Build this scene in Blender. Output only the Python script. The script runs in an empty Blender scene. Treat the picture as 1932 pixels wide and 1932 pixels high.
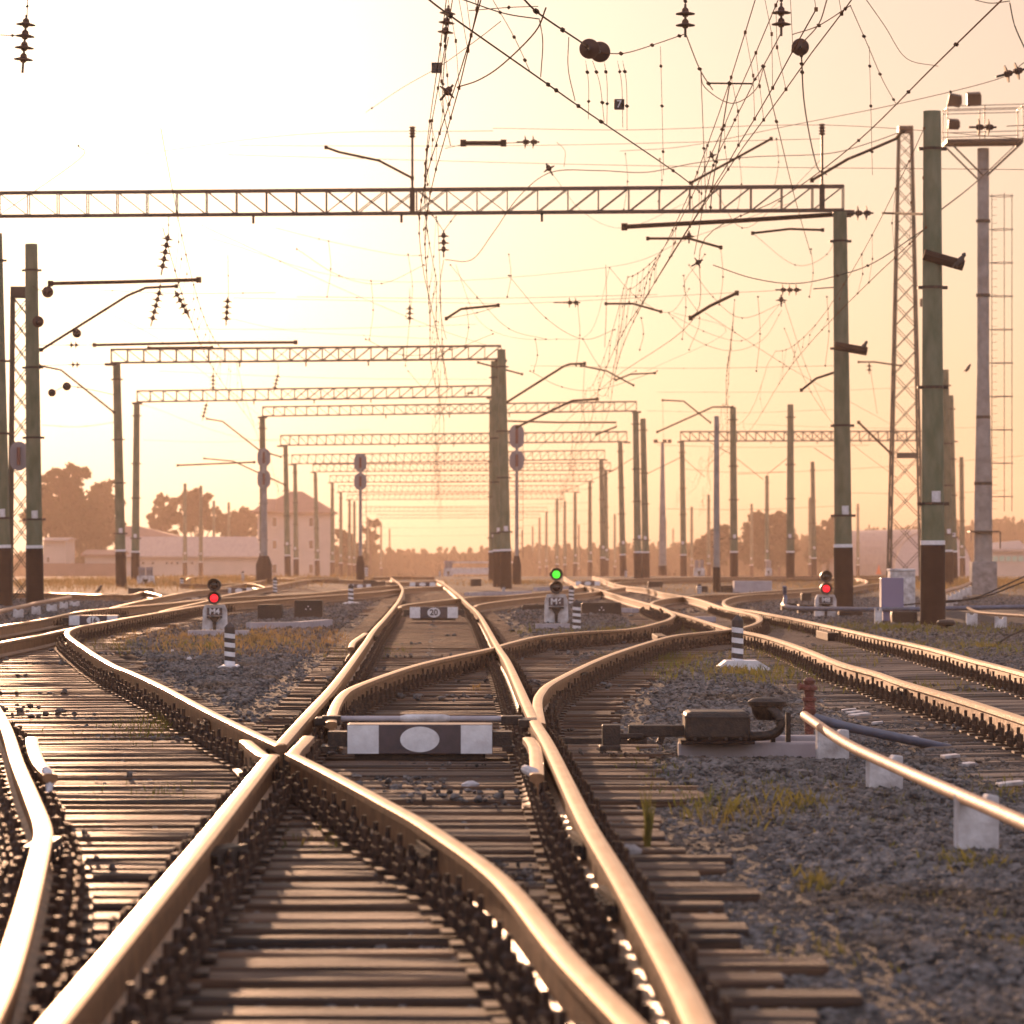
import bpy, math, random
import numpy as np
from mathutils import Vector, Matrix, Euler

random.seed(7); np.random.seed(7)
# ------------------------------------------------------------------ camera, sky, sun, exposure
scn = bpy.context.scene
COL = scn.collection
F = 7500.0      # focal length measured on a 1932 px wide picture
HZ = 1050.0     # height of the true horizon on that picture
CZ = 1.04       # camera height above the rail heads (metres)
R = math.radians

cam_d = bpy.data.cameras.new('camera')
cam = bpy.data.objects.new('camera', cam_d); COL.objects.link(cam); scn.camera = cam
cam.location = (0, 0, CZ); cam.rotation_euler = (R(90), 0, 0)
cam_d.sensor_width = 36; cam_d.lens = 36 * F / 1932.0
cam_d.shift_y = (HZ - 966.0) / 1932.0
cam_d.clip_start = 0.5; cam_d.clip_end = 9000
cam_d.dof.use_dof = True; cam_d.dof.focus_distance = 34.0; cam_d.dof.aperture_fstop = 6.3

SUN_AZ = R(-8.0)          # measured from +Y towards +X
SUN_EL = R(5.6)
sund = Vector((math.sin(SUN_AZ) * math.cos(SUN_EL), math.cos(SUN_AZ) * math.cos(SUN_EL), math.sin(SUN_EL)))
sl = bpy.data.lights.new('sun', 'SUN'); sl.energy = 5.0; sl.angle = R(0.55); sl.color = (1.0, 0.57, 0.33)
so = bpy.data.objects.new('sun', sl); COL.objects.link(so)
so.rotation_euler = sund.to_track_quat('Z', 'Y').to_euler(); so.location = sund * 100

w = bpy.data.worlds.new("World"); scn.world = w; w.use_nodes = True
nt = w.node_tree; N = nt.nodes; L = nt.links; N.clear()
out = N.new('ShaderNodeOutputWorld'); bg = N.new('ShaderNodeBackground')
sky = N.new('ShaderNodeTexSky'); sky.sky_type = 'NISHITA'; sky.sun_disc = False
sky.sun_elevation = SUN_EL; sky.sun_rotation = SUN_AZ
sky.altitude = 100; sky.air_density = 1.0; sky.dust_density = 4.0; sky.ozone_density = 1.5
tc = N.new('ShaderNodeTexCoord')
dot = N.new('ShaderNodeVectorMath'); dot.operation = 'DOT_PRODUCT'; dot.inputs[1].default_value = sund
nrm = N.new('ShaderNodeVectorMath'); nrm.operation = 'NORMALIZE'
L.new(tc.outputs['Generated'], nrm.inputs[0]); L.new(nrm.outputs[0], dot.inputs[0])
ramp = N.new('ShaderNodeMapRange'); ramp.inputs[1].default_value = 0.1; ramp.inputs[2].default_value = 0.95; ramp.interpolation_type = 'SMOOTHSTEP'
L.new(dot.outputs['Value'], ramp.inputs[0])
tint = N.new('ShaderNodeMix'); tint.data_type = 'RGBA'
tint.inputs[6].default_value = (7.9, 6.2, 6.1, 1); tint.inputs[7].default_value = (1.82, 1.62, 1.76, 1)  # sky away from the sun boosted as added fill for camera-facing sides
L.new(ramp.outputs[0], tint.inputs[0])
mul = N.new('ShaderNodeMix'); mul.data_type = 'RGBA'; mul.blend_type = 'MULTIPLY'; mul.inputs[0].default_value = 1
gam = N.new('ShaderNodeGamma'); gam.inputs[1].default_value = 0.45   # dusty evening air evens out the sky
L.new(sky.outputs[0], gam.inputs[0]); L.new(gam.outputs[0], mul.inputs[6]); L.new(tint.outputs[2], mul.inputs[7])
# the aureole round the low sun in dusty air
a1 = N.new('ShaderNodeMath'); a1.operation = 'MAXIMUM'; a1.inputs[1].default_value = 0; L.new(dot.outputs['Value'], a1.inputs[0])
pw = N.new('ShaderNodeMath'); pw.operation = 'POWER'; pw.inputs[1].default_value = 190; L.new(a1.outputs[0], pw.inputs[0])
aur = N.new('ShaderNodeVectorMath'); aur.operation = 'SCALE'; aur.inputs[0].default_value = (9.5, 8.2, 6.0)
L.new(pw.outputs[0], aur.inputs['Scale'])
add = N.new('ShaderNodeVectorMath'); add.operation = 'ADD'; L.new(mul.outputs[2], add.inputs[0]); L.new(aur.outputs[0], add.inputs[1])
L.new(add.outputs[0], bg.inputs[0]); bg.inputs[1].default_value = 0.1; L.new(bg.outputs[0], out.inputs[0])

scn.view_settings.view_transform = 'Standard'; scn.view_settings.look = 'None'
scn.view_settings.gamma = 1; scn.view_settings.exposure = 0.42
scn.render.engine = 'CYCLES'
scn.cycles.use_denoising = True
scn.cycles.max_bounces = 6; scn.cycles.volume_bounces = 0
scn.cycles.sample_clamp_indirect = 4; scn.cycles.caustics_reflective = False; scn.cycles.caustics_refractive = False

# ------------------------------------------------------------------ helpers
def gz(d):
    """terrain height at distance d: flat yard, then a long gentle fall"""
    return -0.23 if d < 250 else -0.23 - (d - 250) * 0.0052
def W(x, y, d): return Vector(((x - 966.0) * d / F, d, CZ - (y - HZ) * d / F))
def G(x, y, z=0.0):
    d = F * (CZ - z) / (y - HZ); return Vector(((x - 966.0) * d / F, d, z))

def mat(name, c, rough=0.7, metal=0.0, c2=None, scale=5.0, bump=0.0, bscale=None, stretch=None, detail=6, emit=None, spec=None, trans=None, rand=0.0):
    m = bpy.data.materials.new(name); m.use_nodes = True
    t = m.node_tree; b = t.nodes['Principled BSDF']
    b.inputs['Base Color'].default_value = (*c, 1); b.inputs['Roughness'].default_value = rough; b.inputs['Metallic'].default_value = metal
    if spec is not None: b.inputs['Specular IOR Level'].default_value = spec
    if emit: b.inputs['Emission Color'].default_value = (*emit[0], 1); b.inputs['Emission Strength'].default_value = emit[1]
    if trans: b.inputs['Transmission Weight'].default_value = trans
    if c2 or bump:
        tcn = t.nodes.new('ShaderNodeTexCoord'); mp = t.nodes.new('ShaderNodeMapping')
        t.links.new(tcn.outputs['Object'], mp.inputs[0])
        if stretch: mp.inputs['Scale'].default_value = stretch
        if rand:
            oi = t.nodes.new('ShaderNodeObjectInfo'); cb = t.nodes.new('ShaderNodeCombineXYZ')
            mm = t.nodes.new('ShaderNodeMath'); mm.operation = 'MULTIPLY'; mm.inputs[1].default_value = 37.0
            t.links.new(oi.outputs['Random'], mm.inputs[0])
            for k in range(3): t.links.new(mm.outputs[0], cb.inputs[k])
            t.links.new(cb.outputs[0], mp.inputs['Location'])
        n = t.nodes.new('ShaderNodeTexNoise'); n.inputs['Scale'].default_value = scale; n.inputs['Detail'].default_value = detail
        t.links.new(mp.outputs[0], n.inputs['Vector'])
        col_out = None
        if c2:
            cr = t.nodes.new('ShaderNodeValToRGB'); cr.color_ramp.elements[0].position = 0.35; cr.color_ramp.elements[1].position = 0.68
            cr.color_ramp.elements[0].color = (*c, 1); cr.color_ramp.elements[1].color = (*c2, 1)
            t.links.new(n.outputs[0], cr.inputs[0]); col_out = cr.outputs[0]
            if rand:
                hs = t.nodes.new('ShaderNodeHueSaturation'); mr = t.nodes.new('ShaderNodeMapRange')
                mr.inputs[3].default_value = 1 - rand; mr.inputs[4].default_value = 1 + rand
                t.links.new(oi.outputs['Random'], mr.inputs[0]); t.links.new(mr.outputs[0], hs.inputs['Value'])
                t.links.new(col_out, hs.inputs['Color']); col_out = hs.outputs[0]
            t.links.new(col_out, b.inputs['Base Color'])
        if bump:
            n2 = t.nodes.new('ShaderNodeTexNoise'); n2.inputs['Scale'].default_value = bscale or scale * 3; n2.inputs['Detail'].default_value = 6
            t.links.new(mp.outputs[0], n2.inputs['Vector'])
            bp = t.nodes.new('ShaderNodeBump'); bp.inputs['Strength'].default_value = min(1, bump); bp.inputs['Distance'].default_value = 0.03 * max(1, bump)
            t.links.new(n2.outputs[0], bp.inputs['Height']); t.links.new(bp.outputs[0], b.inputs['Normal'])
    return m

M = {}
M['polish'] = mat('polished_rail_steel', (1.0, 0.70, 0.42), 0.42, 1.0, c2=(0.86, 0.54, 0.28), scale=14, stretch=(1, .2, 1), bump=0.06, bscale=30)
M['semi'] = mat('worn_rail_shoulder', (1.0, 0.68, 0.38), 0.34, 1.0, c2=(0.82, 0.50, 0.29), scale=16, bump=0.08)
M['rust'] = mat('rusted_rail_steel', (0.13, 0.062, 0.028), 0.5, 0.2, c2=(0.29, 0.145, 0.065), scale=9, bump=0.2)
M['iron'] = mat('oily_dark_iron', (0.014, 0.010, 0.009), 0.5, 0.2, c2=(0.040, 0.024, 0.018), scale=30, bump=0.3, bscale=90)
M['boltiron'] = mat('brown_bolt_iron', (0.022, 0.013, 0.010), 0.62, 0.1, spec=.35, c2=(0.085, 0.045, 0.028), scale=40)
M['wood'] = mat('weathered_sleeper_wood', (0.024, 0.013, 0.009), 0.6, 0, c2=(0.19, 0.092, 0.045), scale=5, stretch=(0.35, 9, 9), bump=1.0, bscale=16, rand=0.45)
M['wood2'] = mat('grey_sleeper', (0.05, 0.036, 0.03), 0.65, 0, c2=(0.24, 0.16, 0.115), scale=5, stretch=(0.5, 5, 5), bump=0.7, bscale=14, rand=0.35)
M['whitew'] = mat('white_paint', (0.74, 0.72, 0.76), 0.6, 0, c2=(0.60, 0.57, 0.60), scale=14, bump=0.15)
M['whitedirty'] = mat('dirty_whitewash', (0.66, 0.63, 0.66), 0.75, 0, c2=(0.30, 0.26, 0.26), scale=7, bump=0.4)
M['board'] = mat('dark_enamel', (0.045, 0.033, 0.042), 0.5, 0, c2=(0.075, 0.052, 0.062), scale=12)
M['black'] = mat('black_paint', (0.022, 0.017, 0.018), 0.5, 0, c2=(0.04, 0.028, 0.028), scale=7, bump=0.1)
M['bitumen'] = mat('black_bitumen_coat', (0.016, 0.009, 0.009), 0.75, 0, spec=.2, c2=(0.030, 0.016, 0.014), scale=3, bump=0.3)
M['pole'] = mat('greenish_painted_concrete', (0.085, 0.105, 0.060), 0.8, 0, c2=(0.155, 0.16, 0.105), scale=2.2, stretch=(2, 2, 0.8), bump=0.3, bscale=20, rand=0.15)
M['polegrey'] = mat('grey_concrete', (0.20, 0.18, 0.175), 0.85, 0, c2=(0.31, 0.28, 0.27), scale=3, bump=0.3)
M['truss'] = mat('painted_truss_steel', (0.085, 0.065, 0.06), 0.8, 0.0, spec=.2)
M['tower'] = mat('grey_green_tower_steel', (0.055, 0.06, 0.052), 0.8, 0.0, spec=.1)
M['wire'] = mat('copper_wire', (0.14, 0.068, 0.04), 1.0, 0.0, spec=0.0)
M['insul'] = mat('brown_glazed_porcelain', (0.055, 0.028, 0.024), 0.75, 0, spec=.25)
M['concrete'] = mat('rough_concrete', (0.30, 0.27, 0.27), 0.85, 0, c2=(0.17, 0.15, 0.15), scale=6, bump=0.5)
M['lilacconc'] = mat('lilac_grey_concrete', (0.42, 0.38, 0.42), 0.8, 0, c2=(0.33, 0.29, 0.32), scale=5, bump=0.3)
M['purple'] = mat('violet_painted_metal', (0.21, 0.18, 0.29), 0.5, 0)
M['bluepipe'] = mat('blue_grey_pipe', (0.12, 0.13, 0.19), 0.5, 0.1, c2=(0.08, 0.085, 0.12), scale=8)
M['redpaint'] = mat('flaking_red_paint', (0.20, 0.045, 0.03), 0.5, 0, c2=(0.10, 0.04, 0.03), scale=25, bump=0.6)
M['pipe'] = mat('greased_orange_pipe', (0.50, 0.29, 0.18), 0.62, 0.0, c2=(0.36, 0.20, 0.12), scale=12, bump=0.2)
M['stone'] = mat('ballast_stone', (0.020, 0.018, 0.018), 0.9, 0, c2=(0.20, 0.178, 0.172), scale=13, detail=2)
def patchy(m, tint_c, sc=.8, lo=.45, hi=.62):
    t = m.node_tree; b = t.nodes['Principled BSDF']; src = b.inputs['Base Color'].links[0].from_socket
    tcn = t.nodes.new('ShaderNodeTexCoord'); n = t.nodes.new('ShaderNodeTexNoise'); n.inputs['Scale'].default_value = sc; n.inputs['Detail'].default_value = 5
    t.links.new(tcn.outputs['Object'], n.inputs[0]); mr = t.nodes.new('ShaderNodeMapRange'); mr.inputs[1].default_value = lo; mr.inputs[2].default_value = hi; t.links.new(n.outputs[0], mr.inputs[0])
    mx = t.nodes.new('ShaderNodeMix'); mx.data_type = 'RGBA'; mx.blend_type = 'MULTIPLY'; t.links.new(mr.outputs[0], mx.inputs[0]); t.links.new(src, mx.inputs[6]); mx.inputs[7].default_value = (*tint_c, 1); t.links.new(mx.outputs[2], b.inputs['Base Color'])
patchy(M['stone'], (.92, .72, .52), .8, .5, .68)
M['leaf'] = mat('leaf_green', (0.045, 0.055, 0.02), 0.7, 0)
M['bark'] = mat('bark', (0.07, 0.05, 0.035), 0.9, 0)
M['grassg'] = mat('green_grass', (0.10, 0.12, 0.03), 0.7, 0, c2=(0.19, 0.15, 0.05), scale=1.5)
M['grassd'] = mat('dry_grass', (0.30, 0.19, 0.09), 0.7, 0, c2=(0.20, 0.15, 0.06), scale=0.6)
M['wallpink'] = mat('pale_plaster', (0.42, 0.36, 0.34), 0.85, 0, c2=(0.36, 0.31, 0.29), scale=0.6)
M['roofred'] = mat('brown_red_roofing', (0.20, 0.11, 0.09), 0.7, 0, c2=(0.15, 0.085, 0.07), scale=1.2)
M['roofgrey'] = mat('grey_sheet_roof', (0.34, 0.27, 0.25), 0.6, 0, c2=(0.27, 0.21, 0.2), scale=1, stretch=(3, 1, 1))
M['glassd'] = mat('window_glass', (0.05, 0.04, 0.04), 0.15, 0)
M['teal'] = mat('teal_sheet', (0.22, 0.42, 0.38), 0.6, 0)
M['orange'] = mat('orange_plastic', (0.75, 0.16, 0.05), 0.5, 0)
M['glassred'] = mat('lit_red_lens', (0.6, 0.01, 0.02), 0.3, 0, emit=((1.0, 0.008, 0.02), 1.5))
M['glassgreen'] = mat('lit_green_lens', (0.05, 0.6, 0.05), 0.3, 0, emit=((0.06, 1.0, 0.03), 1.0))
M['lensoff'] = mat('unlit_lens', (0.02, 0.006, 0.006), 0.15, 0)
M['signgrey'] = mat('grey_disc_paint', (0.22, 0.19, 0.21), 0.6, 0)
M['cable'] = mat('black_cable', (0.02, 0.018, 0.018), 0.8, 0, spec=0.1)
M['line'] = mat('dark_overhead_iron', (0.035, 0.022, 0.018), 0.9, 0, spec=0.1)

def leafy(m, f=.5):
    t = m.node_tree; b = t.nodes['Principled BSDF']; o = t.nodes['Material Output']
    d = t.nodes.new('ShaderNodeBsdfDiffuse'); tr = t.nodes.new('ShaderNodeBsdfTranslucent'); mx = t.nodes.new('ShaderNodeMixShader'); mx.inputs[0].default_value = f
    if b.inputs['Base Color'].is_linked:
        src = b.inputs['Base Color'].links[0].from_socket; t.links.new(src, d.inputs[0]); t.links.new(src, tr.inputs[0])
    else: d.inputs[0].default_value = tr.inputs[0].default_value = b.inputs['Base Color'].default_value
    t.links.new(d.outputs[0], mx.inputs[1]); t.links.new(tr.outputs[0], mx.inputs[2]); t.links.new(mx.outputs[0], o.inputs['Surface'])
leafy(M['leaf'], .35); leafy(M['grassg'], .5); leafy(M['grassd'], .5)
def box_vf(c, s, rot=None):
    x, y, z = s[0] / 2, s[1] / 2, s[2] / 2
    v = [Vector(p) for p in [(-x, -y, -z), (x, -y, -z), (x, y, -z), (-x, y, -z), (-x, -y, z), (x, -y, z), (x, y, z), (-x, y, z)]]
    if rot is not None: v = [rot @ p for p in v]
    c = Vector(c)
    return [p + c for p in v], [(0, 3, 2, 1), (4, 5, 6, 7), (0, 1, 5, 4), (1, 2, 6, 5), (2, 3, 7, 6), (3, 0, 4, 7)]

class MB:
    def __init__(s): s.v = []; s.f = []; s.mi = []
    def add(s, v, f, mi=0):
        o = len(s.v); s.v += [tuple(p) for p in v]; s.f += [tuple(i + o for i in q) for q in f]; s.mi += [mi] * len(f); return s
    def box(s, c, size, rot=None, mi=0): return s.add(*box_vf(c, size, rot), mi=mi)
    def bar(s, a, b, t, t2=None, mi=0):
        a = Vector(a); b = Vector(b); d = b - a
        if d.length < 1e-6: return s
        q = d.to_track_quat('Y', 'Z').to_matrix()
        return s.box((a + b) / 2, (t, d.length, t2 or t), q, mi)
    def tube(s, pts, r, n=6, mi=0, caps=True):
        pts = [Vector(p) for p in pts]; rs = r if isinstance(r, (list, tuple)) else [r] * len(pts)
        vs = []; fs = []
        for i, p in enumerate(pts):
            d = (pts[min(i + 1, len(pts) - 1)] - pts[max(i - 1, 0)])
            if d.length < 1e-9: d = Vector((0, 0, 1))
            d.normalize()
            up = Vector((0, 0, 1)) if abs(d.z) < 0.95 else Vector((0, 1, 0))
            a = d.cross(up).normalized(); b = a.cross(d).normalized()
            for k in range(n):
                t = 2 * math.pi * k / n; vs.append(p + (a * math.cos(t) + b * math.sin(t)) * rs[i])
        for i in range(len(pts) - 1):
            for k in range(n):
                k2 = (k + 1) % n; fs.append((i * n + k, (i + 1) * n + k, (i + 1) * n + k2, i * n + k2))
        if caps: fs.append(tuple(range(n))); fs.append(tuple((len(pts) - 1) * n + k for k in reversed(range(n))))
        return s.add(vs, fs, mi)
    def lathe(s, prof, c=(0, 0, 0), n=16, axis=None, mi=0):
        """prof: (radius, z) pairs along the axis"""
        rot = (axis.to_track_quat('Z', 'Y').to_matrix() if axis is not None else Matrix.Identity(3)); c = Vector(c)
        vs = []; fs = []
        for r, z in prof:
            for k in range(n):
                t = 2 * math.pi * k / n; vs.append(rot @ Vector((r * math.cos(t), r * math.sin(t), z)) + c)
        for i in range(len(prof) - 1):
            for k in range(n):
                k2 = (k + 1) % n; fs.append((i * n + k, i * n + k2, (i + 1) * n + k2, (i + 1) * n + k))
        fs.append(tuple(reversed(range(n)))); fs.append(tuple((len(prof) - 1) * n + k for k in range(n)))
        return s.add(vs, fs, mi)
    def prism(s, poly, y0, y1, mi=0):
        """polygon in x,z extruded along y"""
        n = len(poly); v = [(x, y0, z) for x, z in poly] + [(x, y1, z) for x, z in poly]
        f = [tuple(range(n)), tuple(reversed(range(n, 2 * n)))] + [(i, i + n, (i + 1) % n + n, (i + 1) % n) for i in range(n)]
        return s.add(v, f, mi)
    def build(s, name, mats, parent=None, loc=None, smooth=False, bevel=0):
        me = bpy.data.meshes.new(name); me.from_pydata(s.v, [], s.f)
        if not isinstance(mats, (list, tuple)): mats = [mats]
        for m in mats: me.materials.append(m)
        if len(mats) > 1: me.polygons.foreach_set('material_index', s.mi)
        me.update()
        if smooth:
            me.shade_smooth(); me.set_sharp_from_angle(angle=R(38))
        o = bpy.data.objects.new(name, me); COL.objects.link(o)
        if parent: o.parent = parent
        if loc is not None: o.location = loc
        if bevel:
            b = o.modifiers.new('edge', 'BEVEL'); b.width = bevel; b.segments = 2; b.limit_method = 'ANGLE'
        return o

def tag(o, label=None, cat=None, group=None, kind=None):
    if label: o['label'] = label
    if cat: o['category'] = cat
    if group: o['group'] = group
    if kind: o['kind'] = kind
    return o
def empty(name, loc=(0, 0, 0), label=None, cat=None, group=None, rz=0):
    o = bpy.data.objects.new(name, None); COL.objects.link(o); o.location = loc; o.rotation_euler.z = rz; o.empty_display_size = 0.2
    return tag(o, label, cat, group)
def copy_tree(o, parent=None):
    c = o.copy(); COL.objects.link(c); c.parent = parent
    for ch in list(KIDS.get(o.name, o.children)): copy_tree(ch, c)
    return c
KIDS = {}
def freeze(o):
    KIDS[o.name] = list(o.children)
    for c in o.children: freeze(c)
    return o
def text(body, size, loc, parent, m, rot=(R(90), 0, 0), name='lettering', bold=0.0):
    cu = bpy.data.curves.new(name, 'FONT'); cu.body = body; cu.size = size; cu.align_x = 'CENTER'; cu.align_y = 'CENTER'
    cu.extrude = 0.002; cu.offset = bold
    cu.materials.append(m)
    tmp = bpy.data.objects.new('tmp_text', cu); COL.objects.link(tmp)
    dg = bpy.context.evaluated_depsgraph_get(); me = bpy.data.meshes.new_from_object(tmp.evaluated_get(dg)); bpy.data.objects.remove(tmp)
    o = bpy.data.objects.new(name, me); COL.objects.link(o); o.parent = parent; o.location = loc; o.rotation_euler = rot
    return o
def catmull(pts, n=8):
    p = [Vector(q) for q in pts]; p = [p[0] * 2 - p[1]] + p + [p[-1] * 2 - p[-2]]; outp = []
    for i in range(1, len(p) - 2):
        for k in range(n):
            t = k / n; a, b, c, d = p[i - 1], p[i], p[i + 1], p[i + 2]
            outp.append(0.5 * ((2 * b) + (c - a) * t + (2 * a - 5 * b + 4 * c - d) * t * t + (3 * b - a - 3 * c + d) * t ** 3))
    outp.append(p[-2]); return outp

# ------------------------------------------------------------------ track geometry (traced on the ground plane)
def ground_path(pts, n=6):
    return [G(q.x, q.y) for q in catmull([(a, b, 0) for a, b in pts], n)]
RP = {}
RP['R1n'] = [(60, 1975), (94, 1932), (240, 1757), (395, 1570), (500, 1438), (516, 1423)]
RP['R1f'] = [(529, 1403), (560, 1368), (593, 1332), (631, 1290), (686, 1217), (704, 1190), (731, 1160), (752, 1133), (759, 1117), (759, 1109), (752, 1100), (744, 1094), (737, 1089.5)]
RP['R2'] = [(1350, 1985), (1322, 1932), (1282, 1850), (1233, 1762), (1166, 1647), (1106, 1547), (1040, 1412), (1013, 1366), (996, 1332), (973, 1280), (956, 1244), (938, 1217), (905, 1160), (881, 1137), (861, 1118), (838, 1101), (823, 1093.5)]
RP['R3n'] = [(1250, 1990), (1199, 1932), (1066, 1797), (951, 1660), (818, 1563), (731, 1513), (631, 1460), (549, 1419)]
RP['R3f'] = [(530, 1404), (492, 1387), (395, 1340), (309, 1295), (248, 1267), (217, 1255), (181, 1235), (151, 1215), (134, 1203), (127, 1195), (131, 1188), (150, 1181), (201, 1172), (251, 1163), (323, 1151), (387, 1141), (482, 1133), (638, 1121.5), (714, 1115.5), (754, 1110.5), (836, 1105)]
RP['R4'] = [(-60, 1975), (-10, 1880), (20, 1804), (50, 1704), (77, 1595), (81, 1557), (60, 1500), (33, 1436), (4, 1354), (-60, 1260), (-110, 1215), (-100, 1195), (0, 1180), (82, 1167), (130, 1156.5), (184, 1149), (323, 1137), (412, 1128), (566, 1120.5), (638, 1114), (692, 1108), (754, 1103)]
RP['R5'] = [(-80, 1226), (0, 1209), (67, 1197), (117, 1186.6), (134, 1183.2)]
RP['R7'] = [(625, 1360), (627, 1345), (634, 1327), (645, 1310), (664, 1296), (714, 1276), (781, 1254), (848, 1238), (923, 1222), (966, 1210), (1021, 1198), (1096, 1191), (1189, 1185), (1247, 1172), (1267, 1164), (1270, 1157), (1249, 1145), (1205, 1133), (1179, 1126), (1132, 1112), (1100, 1104), (1079, 1097), (1064, 1088)]
RP['R8'] = [(1019, 1362), (1014, 1324), (1021, 1304), (1040, 1286), (1096, 1257), (1147, 1235), (1213, 1213), (1269, 1198), (1330, 1191), (1378, 1186), (1410, 1180), (1432, 1171), (1434, 1163), (1420, 1156.7), (1392, 1151), (1362, 1144), (1316, 1129), (1269, 1120.6), (1247, 1117), (1220, 1110), (1180, 1105), (1153, 1099), (1130, 1090.5), (1118, 1087)]
RP['R10'] = [(2080, 1398), (1932, 1351), (1820, 1316), (1707, 1284), (1654, 1266), (1587, 1248), (1520, 1222), (1453, 1200), (1403, 1189), (1378, 1184.5), (1320, 1167), (1262, 1150.5)]
RP['R9'] = [(2080, 1311), (1932, 1266), (1838, 1242), (1754, 1219.5), (1653, 1198), (1584, 1183), (1512, 1168), (1462, 1158.5), (1422, 1151), (1388, 1146.5), (1371, 1141.6), (1365, 1135.7), (1370, 1130), (1387, 1125), (1412, 1121.5), (1455, 1119), (1503, 1116.5), (1580, 1111), (1632, 1103), (1680, 1098)]
RP['R12'] = [(1247, 1146), (1233, 1141), (1229, 1136), (1240, 1131), (1269, 1126), (1320, 1121.5), (1378, 1119.5), (1412, 1117), (1455, 1113.5), (1503, 1110.5), (1545, 1107.5), (1607, 1105), (1636, 1098), (1622, 1091), (1560, 1087.5)]
RP['R13'] = [(754, 1145), (757, 1141), (781, 1136.6), (868, 1127), (898, 1124), (954, 1122), (1030, 1115), (1091, 1108), (1104, 1104.5)]
RP['R14'] = [(895, 1143), (905, 1138), (954, 1131), (1033, 1123), (1090, 1119), (1135, 1113), (1180, 1106.5)]
RP['T1'] = [(-40, 1117), (87, 1117), (231, 1120.6), (268, 1114.8), (284, 1116), (306, 1122)]
RP['T2'] = [(195, 1148), (242, 1136.6), (284, 1128), (323, 1120.5), (360, 1114), (392, 1111), (440, 1108)]
RP['T4a'] = [(300, 1152), (323, 1146), (387, 1132), (412, 1124), (501, 1106.6), (576, 1093), (640, 1088.5)]
RP['T4b'] = [(340, 1100), (415, 1100), (459, 1099), (483, 1101), (500, 1106)]
RP['T5a'] = [(414, 1106.5), (478, 1097), (514, 1091), (566, 1088), (640, 1087)]
RP['T5b'] = [(350, 1093), (372, 1087), (470, 1087), (560, 1091), (640, 1092)]
RP['U1'] = [(700, 1087.5), (760, 1086.5), (820, 1087)]
RP['U2'] = [(640, 1092), (700, 1094), (753, 1096.5), (827, 1094), (838, 1100)]
RP['V1'] = [(1118, 1087), (1160, 1091), (1250, 1089), (1400, 1087), (1560, 1085.2), (1760, 1085)]
RP['V2'] = [(1190, 1106), (1160, 1098), (1230, 1094), (1330, 1091.5), (1460, 1090), (1640, 1089), (1720, 1092)]
PATH = {k: ground_path(v) for k, v in RP.items()}

PATH['R10'] = [Vector((3.36, 4.0 + 1.8 * i, 0)) for i in range(10)] + PATH['R10']
PATH['R9'] = [Vector((4.70, 4.0 + 1.8 * i, 0)) for i in range(14)] + [q for q in PATH['R9'] if q.y > 30]
PATH['R10'] = [q for i, q in enumerate(PATH['R10']) if i < 10 or q.y > 22]
PROF = [(-0.019, -0.0006), (-0.008, 0), (0.008, 0), (0.019, -0.0006), (0.0345, -0.0062), (0.0362, -0.036), (0.010, -0.050), (0.009, -0.148), (0.030, -0.162), (0.074, -0.171), (0.074, -0.181),
        (-0.074, -0.181), (-0.074, -0.171), (-0.030, -0.162), (-0.009, -0.148), (-0.010, -0.050), (-0.0362, -0.036), (-0.0345, -0.0062)]
NP_ = len(PROF)
def rail(name, path, parent, zoff=0.0, prof=PROF, mats=None, ends=True):
    v = []; f = []; mi = []
    n = len(path)
    for i, p in enumerate(path):
        d = (path[min(i + 1, n - 1)] - path[max(i - 1, 0)]).copy(); d.z = 0; d.normalize()
        side = Vector((d.y, -d.x, 0))
        for (a, z) in prof: q = p + side * a; v.append((q.x, q.y, q.z + z + zoff))
    for i in range(n - 1):
        for k in range(NP_):
            k2 = (k + 1) % NP_
            f.append((i * NP_ + k, i * NP_ + k2, (i + 1) * NP_ + k2, (i + 1) * NP_ + k)); mi.append(1 if k in (0, 1, 2) else 2 if k in (3, NP_ - 1) else 0)
    if ends:
        f.append(tuple(range(NP_))); mi.append(0); f.append(tuple((n - 1) * NP_ + k for k in reversed(range(NP_)))); mi.append(0)
    me = bpy.data.meshes.new(name); me.from_pydata(v, [], f)
    for m in (mats or (M['rust'], M['polish'], M['semi'])): me.materials.append(m)
    me.polygons.foreach_set('material_index', mi); me.update(); me.shade_smooth(); me.set_sharp_from_angle(angle=R(40))
    o = bpy.data.objects.new(name, me); COL.objects.link(o); o.parent = parent
    return o

def path_x(path, y):
    """x of a path at depth y (first crossing)"""
    for a, b in zip(path, path[1:]):
        if (a.y - y) * (b.y - y) <= 0 and a.y != b.y: return a.x + (b.x - a.x) * (y - a.y) / (b.y - a.y)
    return None
# sleepers -----------------------------------------------------------
def sleeper_mesh(name, ln, m, seed):
    rnd = random.Random(seed); v = []; f = []; n = 9; wdt, hgt = 0.115, 0.16
    for i in range(n):
        x = -ln / 2 + ln * i / (n - 1); j = rnd.uniform(-.006, .006)
        ring = [(-wdt, -hgt), (wdt, -hgt), (wdt, -0.012), (wdt - 0.014, 0), (0.03, rnd.uniform(-.006, .001)), (-0.03, rnd.uniform(-.006, .001)), (-wdt + 0.014, 0), (-wdt, -0.012)]
        for a, z in ring: v.append((x, a + j + rnd.uniform(-.004, .004), z + rnd.uniform(-.004, .002)))
    for i in range(n - 1):
        for k in range(8): f.append((i * 8 + k, (i + 1) * 8 + k, (i + 1) * 8 + (k + 1) % 8, i * 8 + (k + 1) % 8))
    f.append(tuple(range(8))); f.append(tuple((n - 1) * 8 + k for k in reversed(range(8))))
    me = bpy.data.meshes.new(name); me.from_pydata(v, [], f); me.materials.append(m); me.update(); return me
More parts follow.
